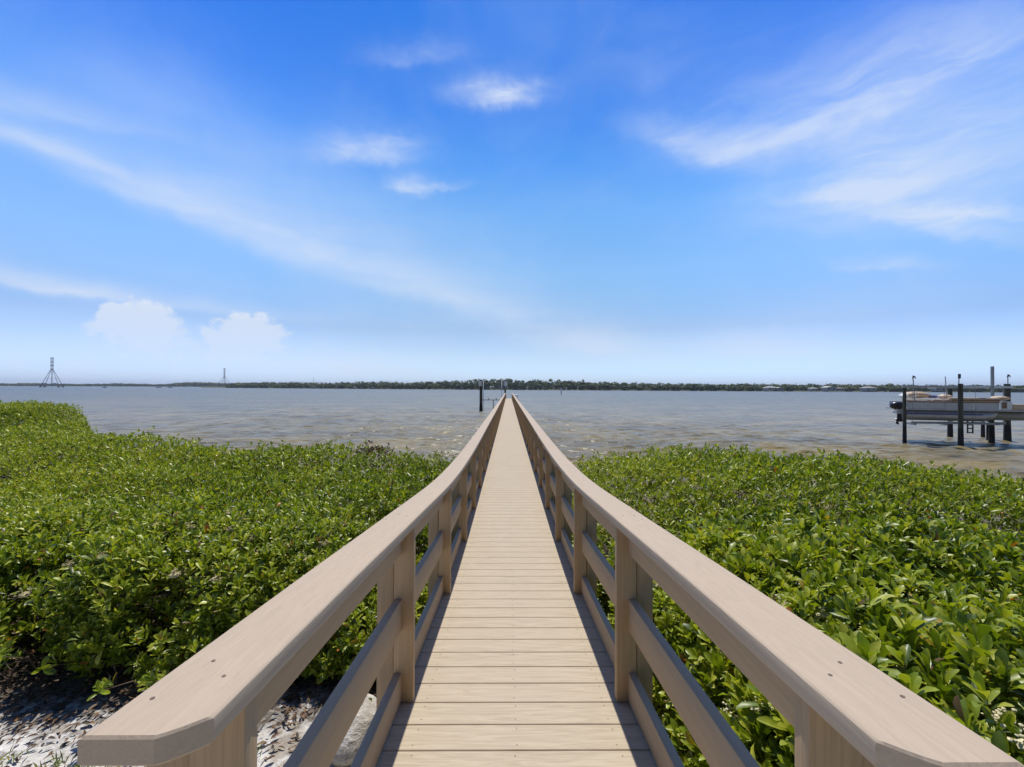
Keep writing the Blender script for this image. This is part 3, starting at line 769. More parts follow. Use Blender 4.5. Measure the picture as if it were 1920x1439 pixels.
# a knot of dead leaves and a few bare twigs on the far edge of the left thicket
rd = np.random.default_rng(9); nC = 34
Cd = np.stack([rd.normal(-2.55, .16, nC), rd.normal(8.3, .12, nC), rd.normal(1.86, .05, nC)], 1)
vd, fd, cd = rosettes(Cd, rd.normal(0, .6, Cd.shape) + np.array([0, 0, .4]), np.full(nC, .07), True, 91, 6)
cd = cd * 0 + np.array([.13, .065, .035]) * rd.uniform(.5, 1.6, (len(cd) // 10, 1)).repeat(10, 0)
od = bpy.data.objects.new('dead_leaves', fast_mesh('dead_leaves', vd - np.array(wloc(ml)), fd, cd, MAT['litter'], True)); COL.objects.link(od); od.parent = ml
for (x, y, z) in ((-5.6, 8.9, 1.62), (-5.1, 9.0, 1.60), (-12.6, 12.3, 1.75), (-1.6, 5.6, 1.8), (-1.9, 5.9, 1.8), (-3.0, 5.0, 1.8)):
    tw = MB(); root_ = Vector((x, y, z - .45))
    for q in range(4):
        a = root_ + Vector((random.uniform(-.01, .01), 0, 0)); b = a + Vector((random.uniform(-.25, .25), random.uniform(-.1, .1), random.uniform(.30, .55))); c = b + Vector((random.uniform(-.12, .12), 0, random.uniform(.02, .12)))
        tw.path([a, b, c], [.011, .006, .002], 5)
    tw.build('bare_twig', MAT['stem'], ml, smooth=True)

# leaf litter and grass on the sand
n = 24000; r = np.random.default_rng(55)
x = r.uniform(-7, -.3, n); y = r.uniform(1.0, 4.2, n); ok = (r.random(n) < np.clip((y - 2.0) / .75, .05, 1.0) ** 1.6); x, y = x[ok], y[ok]
z = groundz(x, y) + r.uniform(.004, .03, len(x)); a = r.uniform(0, 6.28, len(x))
D = np.stack([np.cos(a), np.sin(a), r.normal(0, .25, len(x))], 1); D /= np.linalg.norm(D, axis=1, keepdims=True)
Nn = np.stack([r.normal(0, .3, len(x)), r.normal(0, .3, len(x)), np.ones(len(x))], 1)
pal = np.array([[.16, .08, .035], [.24, .11, .04], [.06, .04, .028], [.26, .17, .09], [.035, .026, .02], [.09, .06, .04]])
L = r.uniform(.018, .062, len(x))
v, fl, c = make_leaves(np.stack([x, y, z], 1), D, Nn, L, L * r.uniform(.18, .45, len(x)), pal[np.minimum(r.integers(0, 9, len(x)), 8) % 6] * r.uniform(.4, 1.1, (len(x), 1)), True)
lo = bpy.data.objects.new('leaf_litter', fast_mesh('leaf_litter', v, fl, c, MAT['litter'], True)); COL.objects.link(lo)
tag(lo, 'brown fallen leaves strewn over the white sand beneath the left bushes', 'leaf litter', kind='stuff')
n = 70; pts = []
for _ in range(n):
    cx_, cy_ = random.uniform(-3.2, -.9), random.uniform(1.75, 2.35)
    for k in range(16): pts.append((cx_ + random.gauss(0, .035), cy_ + random.gauss(0, .035)))
pts = np.array(pts); r = np.random.default_rng(3); a = r.uniform(0, 6.28, len(pts)); e = r.uniform(.5, 1.3, len(pts))
D = np.stack([np.cos(a) * np.cos(e), np.sin(a) * np.cos(e), np.sin(e)], 1); Nn = np.stack([-np.cos(a) * np.sin(e), -np.sin(a) * np.sin(e), np.cos(e)], 1)
L = r.uniform(.03, .09, len(pts)); gp = np.array([[.20, .24, .05], [.34, .31, .09], [.12, .20, .04], [.42, .35, .16]])
v, fl, c = make_leaves(np.stack([pts[:, 0], pts[:, 1], groundz(pts[:, 0], pts[:, 1])], 1), D, Nn, L, L * .09, gp[r.integers(0, 4, len(pts))], False)
go = bpy.data.objects.new('grass', fast_mesh('grass', v, fl, c, MAT['leaf'], True)); COL.objects.link(go)
tag(go, 'sparse yellow green grass tufts growing in the sand', 'grass', kind='stuff')
# rocks
def rock(x, y, s, seed, label):
    g = float(groundz(np.array([x]), np.array([y]))[0])
    o = MB().blob((x, y, g + s[2] * .55), s, 4, .16, seed, 2.6, g - .04).build('limestone_rock', MAT['rock'], None, smooth=True, origin=(x, y, g))
    return tag(o, label, 'rock', 'limestone rocks on the sand')
rock(-.88, 2.46, (.17, .20, .13), 5, 'pale pitted limestone boulder on the sand beside the left bottom rail')
rock(-.93, 2.12, (.13, .10, .06), 9, 'small flat pale stone on the sand in front of the boulder')

# ------------------------------------------------------------------ far shore
HZ = lambda px: 725.5 + (px - 953.5) * .0035
def far_at(px, D): return ((px - 953.5) / F * D, D)
shore_px = [380, 440, 600, 800, 950, 1100, 1300, 1500, 1700, 1920, 2300]
shore_D = [640, 600, 520, 450, 420, 400, 370, 360, 345, 335, 320]
top_px = [380, 440, 500, 560, 640, 690, 770, 830, 880, 930, 1000, 1080, 1150, 1200, 1300, 1400, 1500, 1700, 1920, 2300]
top_h = [3, 5.0, 6.8, 6.5, 5.6, 7.2, 6.2, 7.6, 8.8, 9.8, 9.2, 7.6, 6.4, 5.4, 5.0, 4.9, 4.7, 4.4, 4.4, 4.4]
def far_land(name, pts_front, depth, z, m):
    mb = MB(); k = len(pts_front)
    vs = []
    for (x, y) in pts_front: vs += [(x, y, -.6), (x, y + 3, z), (x * (1 + depth / y), y + depth, z + .8)]
    fs = []
    for i in range(k - 1):
        for j in range(2): fs.append((i * 3 + j, i * 3 + j + 1, i * 3 + 3 + j + 1, i * 3 + 3 + j))
    mb.add(vs, fs); return tag(mb.build(name, m), kind='structure')
MAT['farland'] = simple('far_shore_scrub', (0.085, 0.088, 0.050), 0.95, 0, 0.35, 0.05)
far_land('far_shore', [far_at(px, float(np.interp(px, shore_px, shore_D))) for px in range(380, 2400, 40)], 120, .7, MAT['farland'])
far_land('distant_shore', [far_at(px, 1150 + 60 * math.sin(px * .01)) for px in range(-700, 520, 40)], 300, .9, MAT['farland'])
def tree_points(cx, cy, z0, h, rad, n, r, flat=.75):
    """leaf clump positions for a crown: several lobes"""
    k = 6; lob = np.stack([r.normal(0, rad * .45, k), r.normal(0, rad * .45, k), r.uniform(.42, .86, k) * h], 1)
    lr = r.uniform(.34, .58, k) * rad
    i = r.integers(0, k, n); u = r.normal(size=(n, 3)); u /= np.linalg.norm(u, axis=1, keepdims=True)
    p = lob[i] + u * (lr[i] * r.uniform(.65, 1.05, n))[:, None] * np.array([1, 1, flat])
    low = r.random(n) < .30; p[low, 2] = r.uniform(.0, .5, low.sum()) * h; 
    p[:, 2] = np.clip(p[:, 2], .1, h * 1.05)
    return p + np.array([cx, cy, z0]), u
def wood(name, label, rows, seed, csize):
    r = np.random.default_rng(seed); parts = []
    for (px, D, h, rad) in rows:
        x, y = far_at(px, D)
        p, u = tree_points(x, y, .6, h, rad, 150, r)
        n = len(p); d = r.normal(size=(n, 3)); d /= np.linalg.norm(d, axis=1, keepdims=True)
        u2 = u + r.normal(0, .35, u.shape) + np.array([0, -.1, .3]); L = csize * r.uniform(.6, 1.3, n)
        base = np.array([[.075, .100, .034], [.095, .125, .040], [.125, .150, .046], [.060, .085, .032], [.13, .135, .060]])[r.integers(0, 5)]
        c = base * r.uniform(.75, 1.3, (n, 1))
        Sd = np.cross(d, u2); Sd /= np.linalg.norm(Sd, axis=1, keepdims=True); d = np.cross(u2 / np.linalg.norm(u2, axis=1, keepdims=True), Sd)
        parts.append(make_leaves(p - d * L[:, None] * .5, d, u2, L, L * .9, c, False))
    v, fl, c = join(parts)
    o = bpy.data.objects.new(name, fast_mesh(name, v, fl, c, MAT['far_leaf'], False)); COL.objects.link(o)
    return tag(o, label, 'woodland', kind='stuff')
rr = random.Random(12); rows = []
for row in range(4):
    px = 430.0 if row < 2 else 440
    while px < 2350:
        D = float(np.interp(px, shore_px, shore_D)) + 4 + row * 16 + rr.uniform(-3, 5)
        h = float(np.interp(px, top_px, top_h)) * (1.0, 1.08, 1.15, 1.22)[row] * rr.uniform(.78, 1.12) * (.72 if row == 0 else 1)
        if rr.random() < .03: h *= 1.15
        rad = rr.uniform(3.0, 5.5) * (.75 if row == 0 else 1)
        rows.append((px, D, h, rad)); px += rad * 1.15 * F / D * rr.uniform(.8, 1.25)
wood('far_woodland', 'dark green wood along the opposite shore beyond the boardwalk end', rows, 77, 1.35)
rows = []
for row in range(2):
    px = -650.0
    while px < 500:
        D = 1160 + 60 * math.sin(px * .01) + row * 40; h = 4.5 + 2.2 * math.sin(px * .021) ** 2 + (3.5 if 330 < px else 0) + rr.uniform(-1, 1.6)
        rad = rr.uniform(7, 12); rows.append((px, D, h, rad)); px += rad * 1.1 * F / D
wood('distant_woodland', 'thin faint line of trees on the far left horizon', rows, 78, 3.0)

# houses on the far shore
def house(px, D, w, d, h, roofm, label, gable=True):
    x, y = far_at(px, D); t = thing('house', label, 'house', (x, y, .7), 'houses on the opposite shore')
    MB().box(x - w / 2, x + w / 2, y, y + d, .7, .7 + h).build('wall', MAT['wall'], t)
    rb = MB(); e = .5; z = .7 + h; rh = w * .16 if gable else d * .22
    if gable:
        rb.add([(x - w / 2 - e, y - e, z), (x + w / 2 + e, y - e, z), (x, y - e, z + rh), (x - w / 2 - e, y + d + e, z), (x + w / 2 + e, y + d + e, z), (x, y + d + e, z + rh)],
               [(0, 1, 2), (3, 5, 4), (0, 2, 5, 3), (1, 4, 5, 2), (0, 3, 4, 1)])
    else:
        i = d * .5
        rb.add([(x - w / 2 - e, y - e, z), (x + w / 2 + e, y - e, z), (x + w / 2 + e, y + d + e, z), (x - w / 2 - e, y + d + e, z), (x - w / 2 + i, y + d / 2, z + rh), (x + w / 2 - i, y + d / 2, z + rh)],
               [(0, 1, 5, 4), (1, 2, 5), (2, 3, 4, 5), (3, 0, 4), (0, 3, 2, 1)])
    rb.build('roof', roofm, t)
    k = max(2, int(w / 3.2))
    for i in range(k):
        cx_ = x - w / 2 + w * (i + .5) / k
        MB().box(cx_ - .6, cx_ + .6, y - .05, y + .02, .7 + h * .35, .7 + h * .78).build('window', MAT['glass'], t)
house(1452, 352, 9, 7, 2.3, MAT['roof'], 'wide pale house with a hipped grey roof, middle of the far right shore', False)
house(1466, 350, 4.5, 5, 2.2, MAT['wall'], 'small pale outbuilding just right of the wide pale house')
house(1563, 350, 8, 7, 2.6, MAT['wall'], 'white gabled house under trees, between two lower ones on the far right shore')
house(1531, 349, 5, 5, 1.8, MAT['roof'], 'low white cottage left of the white gabled house', False)
house(1582, 349, 5, 5, 2.0, MAT['roof_dark'], 'brown roofed cottage right of the white gabled house', False)
house(1638, 347, 9, 6, 2.4, MAT['roof'], 'long low pale house nearest the boat lift on the far shore', False)
house(1770, 342, 8, 6, 2.4, MAT['wall'], 'white house on the far shore seen behind the pontoon boat')
for px, D, w, lab in ((588, 526, 6, 'small white boathouse below the thin radio mast'), (604, 520, 3.5, 'tiny white hut right of the boathouse'), (630, 508, 3, 'tiny white hut alone on the far left shore'),
                      (663, 497, 5, 'low white hut, fourth from the left on the far shore'), (697, 485, 2.5, 'white shed near the darkest clump of trees on the far shore'), (866, 437, 3.0, 'tiny pale hut just left of the dark piling')):
    house(px, D, w, 4, 1.1, MAT['roof'], lab)

# lattice power towers standing in the bay
def power_tower(px, D, H, spread, label):
    x, y = far_at(px, D); t = thing('power_tower', label, 'power tower', (x, y, 0), 'power towers in the bay')
    zt = H; zk = H * .62; wtop = spread * .085
    legs = []
    for sx_, sy_ in ((-1, -.35), (-.2, 1), (.2, -1), (1, .35)):
        b = Vector((x + sx_ * spread, y + sy_ * spread, 1.4)); k = Vector((x + sx_ * wtop * .9, y + sy_ * wtop * .9, zk)); legs.append((b, k))
        MB().tube(b, k, .34, .26, 6).build('leg', MAT['steel'], t)
        MB().tube((b.x, b.y, -1.2), (b.x, b.y, 1.5), spread * .12, spread * .12, 12).build('footing', MAT['concrete'], t)
    m = MB(); c4 = [Vector((x + a * wtop, y + b * wtop, 0)) for a, b in ((-1, -1), (1, -1), (1, 1), (-1, 1))]
    for c in c4: m.tube(c + Vector((0, 0, zk)), c + Vector((0, 0, zt)), .13, .13, 5)
    nn = 9
    for i in range(nn):
        za, zb = zk + (zt - zk) * i / nn, zk + (zt - zk) * (i + 1) / nn
        for j in range(4):
            m.tube(c4[j] + Vector((0, 0, za)), c4[(j + 1) % 4] + Vector((0, 0, zb)), .13, .13, 4)
    m.build('lattice_mast', MAT['steel'], t)
    for f in (.74, .86, .985):
        m = MB().box(x - wtop * 1.9, x + wtop * 1.9, y - .5, y + .5, H * f - .3, H * f + .3)
        for q in (-1.7, 0, 1.7): m.tube((x + wtop * q, y, H * f - .3), (x + wtop * q, y, H * f - 2.0), .28, .28, 6)
        m.build('crossarm', MAT['steel'], t)
    m = MB()
    for i in range(4):
        for fr in (.45, .8):
            a = legs[i][0].lerp(legs[i][1], fr); b = legs[(i + 1) % 4][0].lerp(legs[(i + 1) % 4][1], fr); m.tube(a, b, .12, .12, 4)
    c = Vector((x, y, 0)); m.tube((x - wtop * .5, y, 1.4), (x - wtop * .4, y, zk), .25, .25, 5); m.tube((x + wtop * .5, y, 1.4), (x + wtop * .4, y, zk), .25, .25, 5)
    m.build('bracing', MAT['steel'], t)
power_tower(104.5, 640, 44, 12.0, 'taller nearer lattice power tower on splayed legs in open water at far left')
power_tower(423.5, 960, 42, 12.0, 'smaller fainter lattice power tower where the wooded shore begins')
x, y = far_at(589, 560); t = thing('radio_mast', 'thin dark mast rising above the trees on the opposite shore', 'mast', (x, y, .6))
MB().tube((x, y, .6), (x, y, 14.5), .28, .14, 6).build('pole', MAT['steel'], t); MB().tube((x, y, 14.5), (x, y, 16.3), .08, .05, 5).build('aerial', MAT['steel'], t)
# distant small boats
def far_boat(px, D, L, label):
    x, y = far_at(px, D); t = thing('motor_boat', label, 'boat', (x, y, 0), 'small boats far out')
    h = MB(); ring = []
    for i, (u, w_, s) in enumerate(((0, .9, 0), (.35, 1, 0), (.7, .8, .1), (1, .05, .35))):
        for sx_ in (-1, 1): ring.append((x - L / 2 + u * L, y + sx_ * w_ * L * .16, .75 + s)); ring.append((x - L / 2 + u * L, y + sx_ * w_ * L * .08, -.1))
    for i in range(3):
        b = i * 4; h.f += [(b, b + 4, b + 5, b + 1), (b + 2, b + 3, b + 7, b + 6), (b, b + 2, b + 6, b + 4), (b + 1, b + 5, b + 7, b + 3)]
    h.f += [(0, 1, 3, 2), (12, 14, 15, 13)]; h.v = ring
    h.build('hull', MAT['navy'], t); MB().box(x - L * .12, x + L * .12, y - L * .08, y + L * .08, .8, 1.9, .08).build('cabin', MAT['white'], t)
far_boat(202, 560, 5.0, 'tiny dark motor boat alone on the water between the two power towers')
far_boat(302, 600, 7.5, 'dark cabin boat, left one of a pair short of the second power tower')
far_boat(323, 600, 6.0, 'dark motor boat, right one of a pair short of the second power tower')

# channel marker
x, y = far_at(1052.5, 178); t = thing('channel_marker', 'slim post with a small pale board, alone in open water right of boardwalk end', 'channel marker', (x, y, 0))
MB().tube((x, y, -2), (x, y, 2.4), .16, .14, 8).build('post', MAT['pile'], t, smooth=True)
MB().box(x - .42, x + .42, y - .22, y - .18, 1.75, 2.5, .01).build('board', MAT['sign'], t)

# ------------------------------------------------------------------ pilings and lift at the end of the boardwalk
def piling(x, y, top, r_, label, group, sign=None, pole=None, name='piling', cap=False, lean=(0, 0)):
    t = thing(name, label, 'piling', (x, y, 0), group)
    m = MB(); zs = [-2.4, -.4, .3, 1.0, top * .7, top]; rs = [r_ * 1.15, r_ * 1.2, r_ * 1.12, r_, r_ * .97, r_ * .95]
    m.path([(x + lean[0] * z, y + lean[1] * z, z) for z in zs], rs, 14); m.build('shaft', MAT['pile'], t, angle=50)
    if cap: MB().tube((x + lean[0] * top, y, top), (x + lean[0] * top, y, top + .12), r_ * 1.05, r_ * .3, 12).build('cap', MAT['black'], t)
    if sign:
        sx0, sx1, z0, z1 = sign; MB().box(sx0, sx1, y - r_ - .05, y - r_ - .01, z0, z1, .01).build('sign', MAT['sign'], t)
    return t
D1 = 55.0; k1_ = D1 / F
t = piling((902.0 - 953.5) * k1_, D1, CZ + 12.3 * k1_, .19, 'tall dark piling with a white board near its top, left of the boardwalk end', 'pilings at the end of the boardwalk',
           sign=((897.8 - 953.5) * k1_, (903.3 - 953.5) * k1_, CZ + 1.3 * k1_, CZ + 10.5 * k1_))
D2 = 70.0; k2_ = D2 / F
t = piling((947.3 - 953.5) * k2_, D2, CZ - 5 * k2_, .15, 'short dark piling with a white board on a rod, straight behind the boardwalk end', 'pilings at the end of the boardwalk')
MB().tube(((948.2 - 953.5) * k2_, D2, CZ - 5 * k2_), ((948.2 - 953.5) * k2_, D2, CZ + 10 * k2_), .03, .03, 6).build('rod', MAT['alu'], t)
MB().box((945.6 - 953.5) * k2_, (950.8 - 953.5) * k2_, D2 - .08, D2 - .04, CZ + 1.2 * k2_, CZ + 10 * k2_, .01).build('sign', MAT['sign'], t)
t = thing('boat_lift_cradle', 'low empty lift cradle between the two pilings at the boardwalk end', 'boat lift', (-2.4, 60, 1.2))
k = 60 / F
m = MB().box(-3.7, -.95, 59.94, 60.06, CZ - 25.5 * k, CZ - 24.0 * k, .01); m.build('beam', MAT['galv'], t)
for px in (906, 916.5, 930.5): MB().tube(((px - 953.5) * k, 60, CZ - 24 * k), ((px - 953.5) * k, 60, CZ - (21 if px > 910 else 22.5) * k), .05, .05, 8).build('upright', MAT['pile'], t)
for px in (925,): MB().tube(((px - 953.5) * k, 60.1, -1.5), ((px - 953.5) * k, 60.1, CZ - 25.6 * k), .05, .05, 8).build('leg', MAT['pile'], t)
for px, D, lab in ((906.3, 56.0, 'thin white guide pole beside the boarded dark piling'), (940.8, 66.0, 'thin white guide pole just left of the short dark piling')):
    k = D / F; x = (px - 953.5) * k; t = thing('guide_pole', lab, 'pole', (x, D, 0), 'white guide poles by the boardwalk end')
    MB().tube((x, D, -1), (x, D, CZ + 12.0 * k), .045, .045, 8).build('tube', MAT['white'], t, smooth=True)
    MB().tube((x, D, CZ + 12.0 * k), (x, D, CZ + 12.6 * k), .055, .03, 8).build('end_cap', MAT['white'], t)
# small moored boat behind the right railing end
t = thing('skiff', 'small boat with a white canopy and black outboard moored right of the boardwalk end', 'boat', (1.75, 67.5, 0))
h = MB(); sec = []
for (yy, w_, s) in ((64.6, .55, 0), (66.5, .6, 0), (68.6, .5, .05), (69.9, .06, .2)):
    sec += [(1.25 - w_, yy, .45 + s), (1.25 - w_ * .7, yy, -.12), (1.25 + w_ * .7, yy, -.12), (1.25 + w_, yy, .45 + s)]
h.v = sec
for i in range(3):
    b = i * 4
    for q in range(4): h.f.append((b + q, b + (q + 1) % 4, b + 4 + (q + 1) % 4, b + 4 + q))
h.f += [(0, 1, 2, 3), (12, 15, 14, 13)]; h.build('hull', MAT['galv'], t)
MB().box(.80, 1.46, 65.2, 67.2, 1.64, 1.86, .06).build('canopy', MAT['white'], t)
m = MB()
for a, b in ((.86, 65.3), (1.40, 65.3), (.86, 67.1), (1.40, 67.1)): m.tube((a, b, .5), (a, b, 1.66), .02, .02, 6)
m.build('canopy_frame', MAT['alu'], t)
MB().box(1.30, 1.60, 64.15, 64.6, .55, 1.15, .07).box(1.40, 1.50, 64.2, 64.45, -.3, .55).build('outboard_motor', MAT['black'], t)
MB().box(.95, 1.42, 65.9, 66.3, .5, 1.25, .03).build('console', MAT['brown'], t)

# ------------------------------------------------------------------ pontoon boat on its lift, right
DB = 24.3; XS = (1704 - 953.5) * DB / F; TH = R(20)      # near stern corner; the boat's bow swings towards the shore
def LB(px):
    k = (px - 953.5) / F; return (k * DB - XS) / (math.cos(TH) + k * math.sin(TH))
def bx(px): return XS + LB(px)
def Dn(px): return DB - LB(px) * math.sin(TH)
def bz(py, px=1790): return CZ - (py - 728.2) * Dn(px) / F
GP = 'pilings of the boat lift'
def pil(px, base, ytop, r_, label, lean=(0, 0), cap=False, D=None):
    D = D or F * CZ / (base - 728.2); k = D / F
    return piling((px - 953.5) * k, D, CZ - (ytop - 728.2) * k, r_, label, GP, lean=lean, cap=cap), D
A_, DA = pil(1701.3, 832, 728.0, .085, 'leftmost dark piling of the boat lift, in front of the boat stern')
B_, DBp = pil(1808, 838.5, 719.5, .110, 'tallest thick piling in front of the middle of the pontoon boat')
C_, DC = pil(1788, 822.0, 728.5, .125, 'short piling seen behind the boat, just left of the tall middle piling', D=27.2)
pil(1850.5, 822, 775, .09, 'slim piling behind the boat, right of the ladder', D=27.2)
pil(1867, 832, 783, .12, 'dark piling under the bow directly below the tall square post', D=24.2)
F_, DF = pil(1897, 828, 719.5, .15, 'rightmost thick piling of the boat lift, rising behind the bow', D=25.2)
pil(1860, 826, 783, .07, 'thin dark piling tucked behind the one below the square post', D=25.6)
# lift frame
lf = thing('boat_lift', 'aluminium boat lift with a beam across the piling tops and cables holding the pontoon boat', 'boat lift', (bx(1800), DB, 0))
def seg(pxa, pya, Da, pxb, pyb, Db, h, w_, m, nm, par):
    a = Vector(((pxa - 953.5) * Da / F, Da, CZ - (pya - 728.2) * Da / F)); b = Vector(((pxb - 953.5) * Db / F, Db, CZ - (pyb - 728.2) * Db / F))
    d = (b - a).normalized(); s = d.cross(Vector((0, 0, 1))).normalized() * w_ / 2; u = Vector((0, 0, h / 2))
    MB().add([a - s - u, a + s - u, a + s + u, a - s + u, b - s - u, b + s - u, b + s + u, b - s + u], [(0, 1, 2, 3), (4, 7, 6, 5), (0, 4, 5, 1), (1, 5, 6, 2), (2, 6, 7, 3), (3, 7, 4, 0)]).build(nm, m, par)
seg(1697, 725.4, DA, 1812, 725.6, DBp, .13, .18, MAT['alu'], 'top_beam', lf)
seg(1806, 725.8, DBp, 1904, 725.8, DF, .13, .18, MAT['alu'], 'top_beam', lf)
seg(1742, 725.2, DA - .6, 1762, 725.2, DA - .7, .09, .10, MAT['black'], 'gearbox', lf)
seg(1714, 793.0, Dn(1714) - .1, 1890, 795.5, Dn(1890) - .1, .10, .12, MAT['galv'], 'cradle_beam', lf)
seg(1722, 793.0, Dn(1722) + 1.9, 1893, 794.0, Dn(1893) + 1.9, .14, .12, MAT['galv'], 'cradle_beam', lf)
for px in (1722, 1780, 1830, 1880):
    seg(px, 796.5, Dn(px) - .2, px - 25, 793.0, Dn(px) + 2.2, .09, .10, MAT['galv'], 'cross_bunk', lf)
for px in (1716.5, 1777, 1837, 1889):
    D = Dn(px) - .18; x = (px - 953.5) * D / F; MB().tube((x, D, CZ - 65 * D / F), (x, D, CZ + 3 * D / F), .009, .009, 5).build('cable', MAT['rope'], lf)
# poles standing on the lift
def guide(px, ya, yb, D, r_, m, lab, top=None, lean=0.0, sq=False, nm='guide_post'):
    k = D / F; x = (px - 953.5) * k; z0 = CZ - (yb - 728.2) * k; z1 = CZ - (ya - 728.2) * k
    t = thing(nm, lab, 'post', (x, D, z0), 'upright posts around the boat lift')
    if sq: MB().box(x - r_, x + r_, D - r_, D + r_, z0, z1, .01).build('shaft', m, t)
    else: MB().tube((x + lean, D, z0), (x, D, z1), r_, r_, 8).build('shaft', m, t, angle=40)
    if top == 'hook': MB().path([(x - .01, D, z1 - .12), (x + .03, D, z1 + .02), (x + .10, D, z1 - .02), (x + .17, D, z1 - .14)], [.035, .045, .035, .01], 8).build('hook', MAT['black'], t)
    if top == 'lamp': MB().box(x - .02, x + .08, D - .04, D + .04, z1 - .22, z1 + .03, .015).build('light_box', MAT['black'], t)
    return t
guide(1717.5, 706, 752, Dn(1717) - .3, .024, MAT['galv'], 'thin grey post with a black hooked top above the boat stern', 'hook', .09)
guide(1779, 706, 748, Dn(1779) + .2, .022, MAT['alu'], 'thin bare silver post leaning between the hooked post and the tall piling', None, .09)
guide(1805, 702, 720, DBp, .022, MAT['galv'], 'short rod with a small black box on top of the tall middle piling', 'lamp')
guide(1869, 686.5, 742.5, Dn(1869) + 1.0, .055, MAT['galv'], 'tall square grey post rising highest above the bow of the boat', None, 0, True)
guide(1898.5, 703, 719, DF, .024, MAT['galv'], 'short grey rod with a dark tip on the rightmost piling', 'hook')
# boat
pb = thing('pontoon_boat', 'silver pontoon boat with tan cushions and black outboard raised on the lift at the right', 'pontoon boat', (XS, DB, bz(788)))
def tube_hull(x0, x1, y, zc, r_, bow):
    n = 20; P = []; rad = []
    for i in range(14):
        u = i / 13; x = x0 + (x1 - x0) * u
        P.append((x, y, zc)); rad.append(r_)
    for i in range(1, 8):
        u = i / 7; P.append((x1 + bow * u, y, zc + r_ * .75 * u ** 1.8)); rad.append(max(.02, r_ * (1 - u ** 2.2) ** .8))
    return MB().path(P, rad, n)
zc = (bz(770.5) + bz(790.5)) / 2; rt = (bz(770.5) - bz(790.5)) / 2
for yy, x1, nm in ((DB + .28, bx(1850), 'pontoon'), (DB + 1.78, bx(1850) - .1, 'pontoon')):
    o = tube_hull(bx(1701) + (0 if yy < DB + 1 else .55), x1, yy, zc, rt, .80).build(nm, MAT['alu'], pb, smooth=True)
    MB().box(bx(1704), x1, yy - rt - .012, yy - rt + .02, zc + .06, zc + .12, .004).build('rub_strake', MAT['navy'], o)
tube_hull(bx(1860), bx(1950), DB + 1.05, zc + .03, rt * .92, .95).build('centre_pontoon', MAT['galv'], pb, smooth=True)
MB().box(bx(1699), bx(1960), DB - .05, DB + 2.1, bz(770.5), bz(767.4), .01).build('deck', MAT['alu'], pb)
fn = MB(); 
for a, b in ((1706, 1741), (1742, 1778), (1779, 1833), (1834, 1882)): fn.box(bx(a), bx(b), DB - .02, DB + .02, bz(767.3), bz(755.5), .008)
for a, b in ((1706, 1882),): fn.box(bx(a), bx(b), DB + 2.02, DB + 2.06, bz(767.3), bz(755.5), .008)
fn.build('fence_panel', MAT['hullgrey'], pb)
MB().box(bx(1706), bx(1882), DB - .035, DB + .035, bz(755.4), bz(753.2), .01).build('brown_trim', MAT['brown'], pb)
MB().box(bx(1790), bx(1884), DB - .04, DB + .35, bz(753.1), bz(746.0), .04).build('bench_back', MAT['tan'], pb)
MB().box(bx(1790), bx(1882), DB - .06, DB - .042, bz(751.8), bz(749.4), .005).build('piping', MAT['brown'], pb)
MB().box(bx(1706), bx(1790), DB + .1, DB + .6, bz(753.1), bz(749.5), .04).build('seat_cushion', MAT['tan'], pb)
MB().blob(((bx(1715) + bx(1760)) / 2, DB + .9, bz(742)), (.70, .45, .21), 3, .10, 4, 3).build('folded_cover', MAT['tan'], pb, smooth=True)
MB().blob((bx(1712), DB + .7, bz(744)), (.22, .3, .15), 3, .15, 6, 3).build('cushion', MAT['white'], pb, smooth=True)
MB().blob((bx(1794), DB + .8, bz(744.5)), (.32, .3, .14), 3, .14, 7, 3).build('cushion', MAT['tan'], pb, smooth=True)
MB().blob((bx(1892), DB + .4, bz(747)), (.40, .35, .14), 3, .16, 8, 4).build('cushion', MAT['tan'], pb, smooth=True)
MB().blob((bx(1770), DB + .8, bz(745)), (.30, .25, .08), 3, .2, 11, 4).build('dark_bag', MAT['navy'], pb, smooth=True)
m = MB()
for a, b in ((1884, 1906),): m.box(bx(a), bx(b), DB - .02, DB + .02, bz(767.3), bz(752), .006)
m.build('bow_gate', MAT['white'], pb)
MB().box(bx(1886), bx(1896), DB - .03, DB - .022, bz(765), bz(753.5), .003).build('gate_panel', MAT['brown'], pb)
MB().box(bx(1908), bx(1960), DB - .02, DB + .3, bz(767.3), bz(757), .03).build('bow_seat', MAT['tan'], pb)
m = MB()
for (px, pya, pxb, pyb) in ((1721, 756, 1725, 733), (1706, 748, 1730, 742), (1752, 753, 1768, 744), (1768, 744, 1778, 752), (1775, 767, 1779, 748), (1706, 751, 1745, 752)):
    m.tube((bx(px), DB + .02, bz(pya)), (bx(pxb), DB + .02, bz(pyb)), .018, .018, 6)
m.build('canopy_frame', MAT['white'], pb)
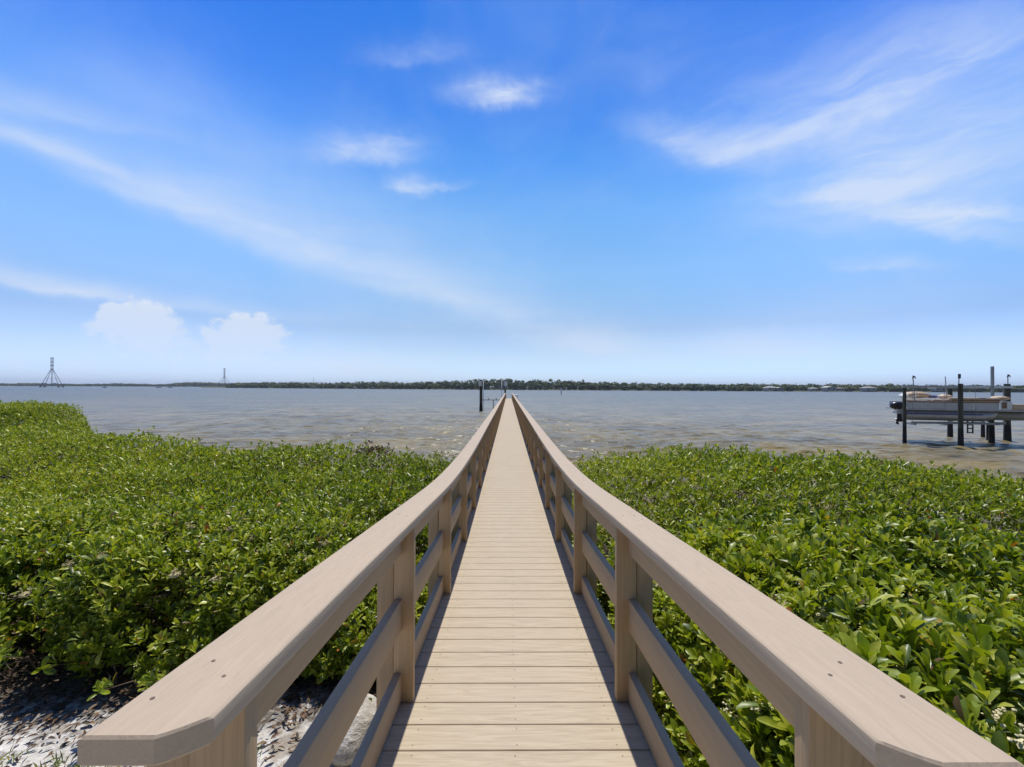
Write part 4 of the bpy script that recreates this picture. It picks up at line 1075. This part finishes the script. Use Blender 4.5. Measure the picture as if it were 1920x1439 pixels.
# outboard motor
mx, my = XS - .22, DB + .40
om = MB().blob((mx, my, bz(763)), (.38, .26, .25), 3, .05, 2, 2).build('outboard_motor', MAT['black'], pb, smooth=True)
MB().box(mx - .10, mx + .22, my - .15, my + .15, bz(779), bz(768), .04).build('mid_section', MAT['hullgrey'], om)
MB().box(mx - .02, mx + .16, my - .06, my + .06, bz(793), bz(778), .02).build('leg', MAT['black'], om)
m = MB().tube((mx - .04, my, bz(792)), (mx + .30, my, bz(792)), .09, .06, 10)
for i in range(3):
    a = i * 2.094 + .4; c = Vector((mx - .03, my, bz(792))); d = Vector((.05, math.cos(a), math.sin(a)))
    m.add([c + Vector((-.03, 0, 0)), c + d * .2 + Vector((-.06, .05, 0)), c + d * .24 + Vector((.05, -.05, 0)), c + Vector((.04, 0, 0)), c + Vector((-.02, 0, .01)), c + d * .2 + Vector((-.05, .05, .01)), c + d * .24 + Vector((.06, -.05, .01)), c + Vector((.05, 0, .01))],
          [(0, 1, 2, 3), (7, 6, 5, 4), (0, 4, 5, 1), (1, 5, 6, 2), (2, 6, 7, 3), (3, 7, 4, 0)])
m.build('propeller', MAT['black'], om)
# boarding ladder
m = MB()
for px in (1828.2, 1838.2): m.tube((bx(px), DB + .3, bz(788)), (bx(px), DB + .3, bz(813)), .035, .035, 8)
for py in (797, 804, 811.5): m.tube((bx(1828.2), DB + .3, bz(py)), (bx(1838.2), DB + .3, bz(py)), .030, .030, 8)
m.build('ladder', MAT['black'], pb)
pb.rotation_euler.z = -TH

# ------------------------------------------------------------------ light sea haze
hz = MB().box(-6000, 6000, -60, 6500, -7.5, 62).build('haze', None or bpy.data.materials.new('sea_haze'))
m = hz.data.materials[0]; m.use_nodes = True; t = m.node_tree; t.nodes.clear()
pvn = t.nodes.new('ShaderNodeVolumePrincipled'); pvn.inputs['Color'].default_value = (.80, .88, 1, 1); pvn.inputs['Density'].default_value = 0.00014
pvn.inputs['Anisotropy'].default_value = 0.3
oo = t.nodes.new('ShaderNodeOutputMaterial'); t.links.new(pvn.outputs[0], oo.inputs['Volume'])
tag(hz, kind='stuff')
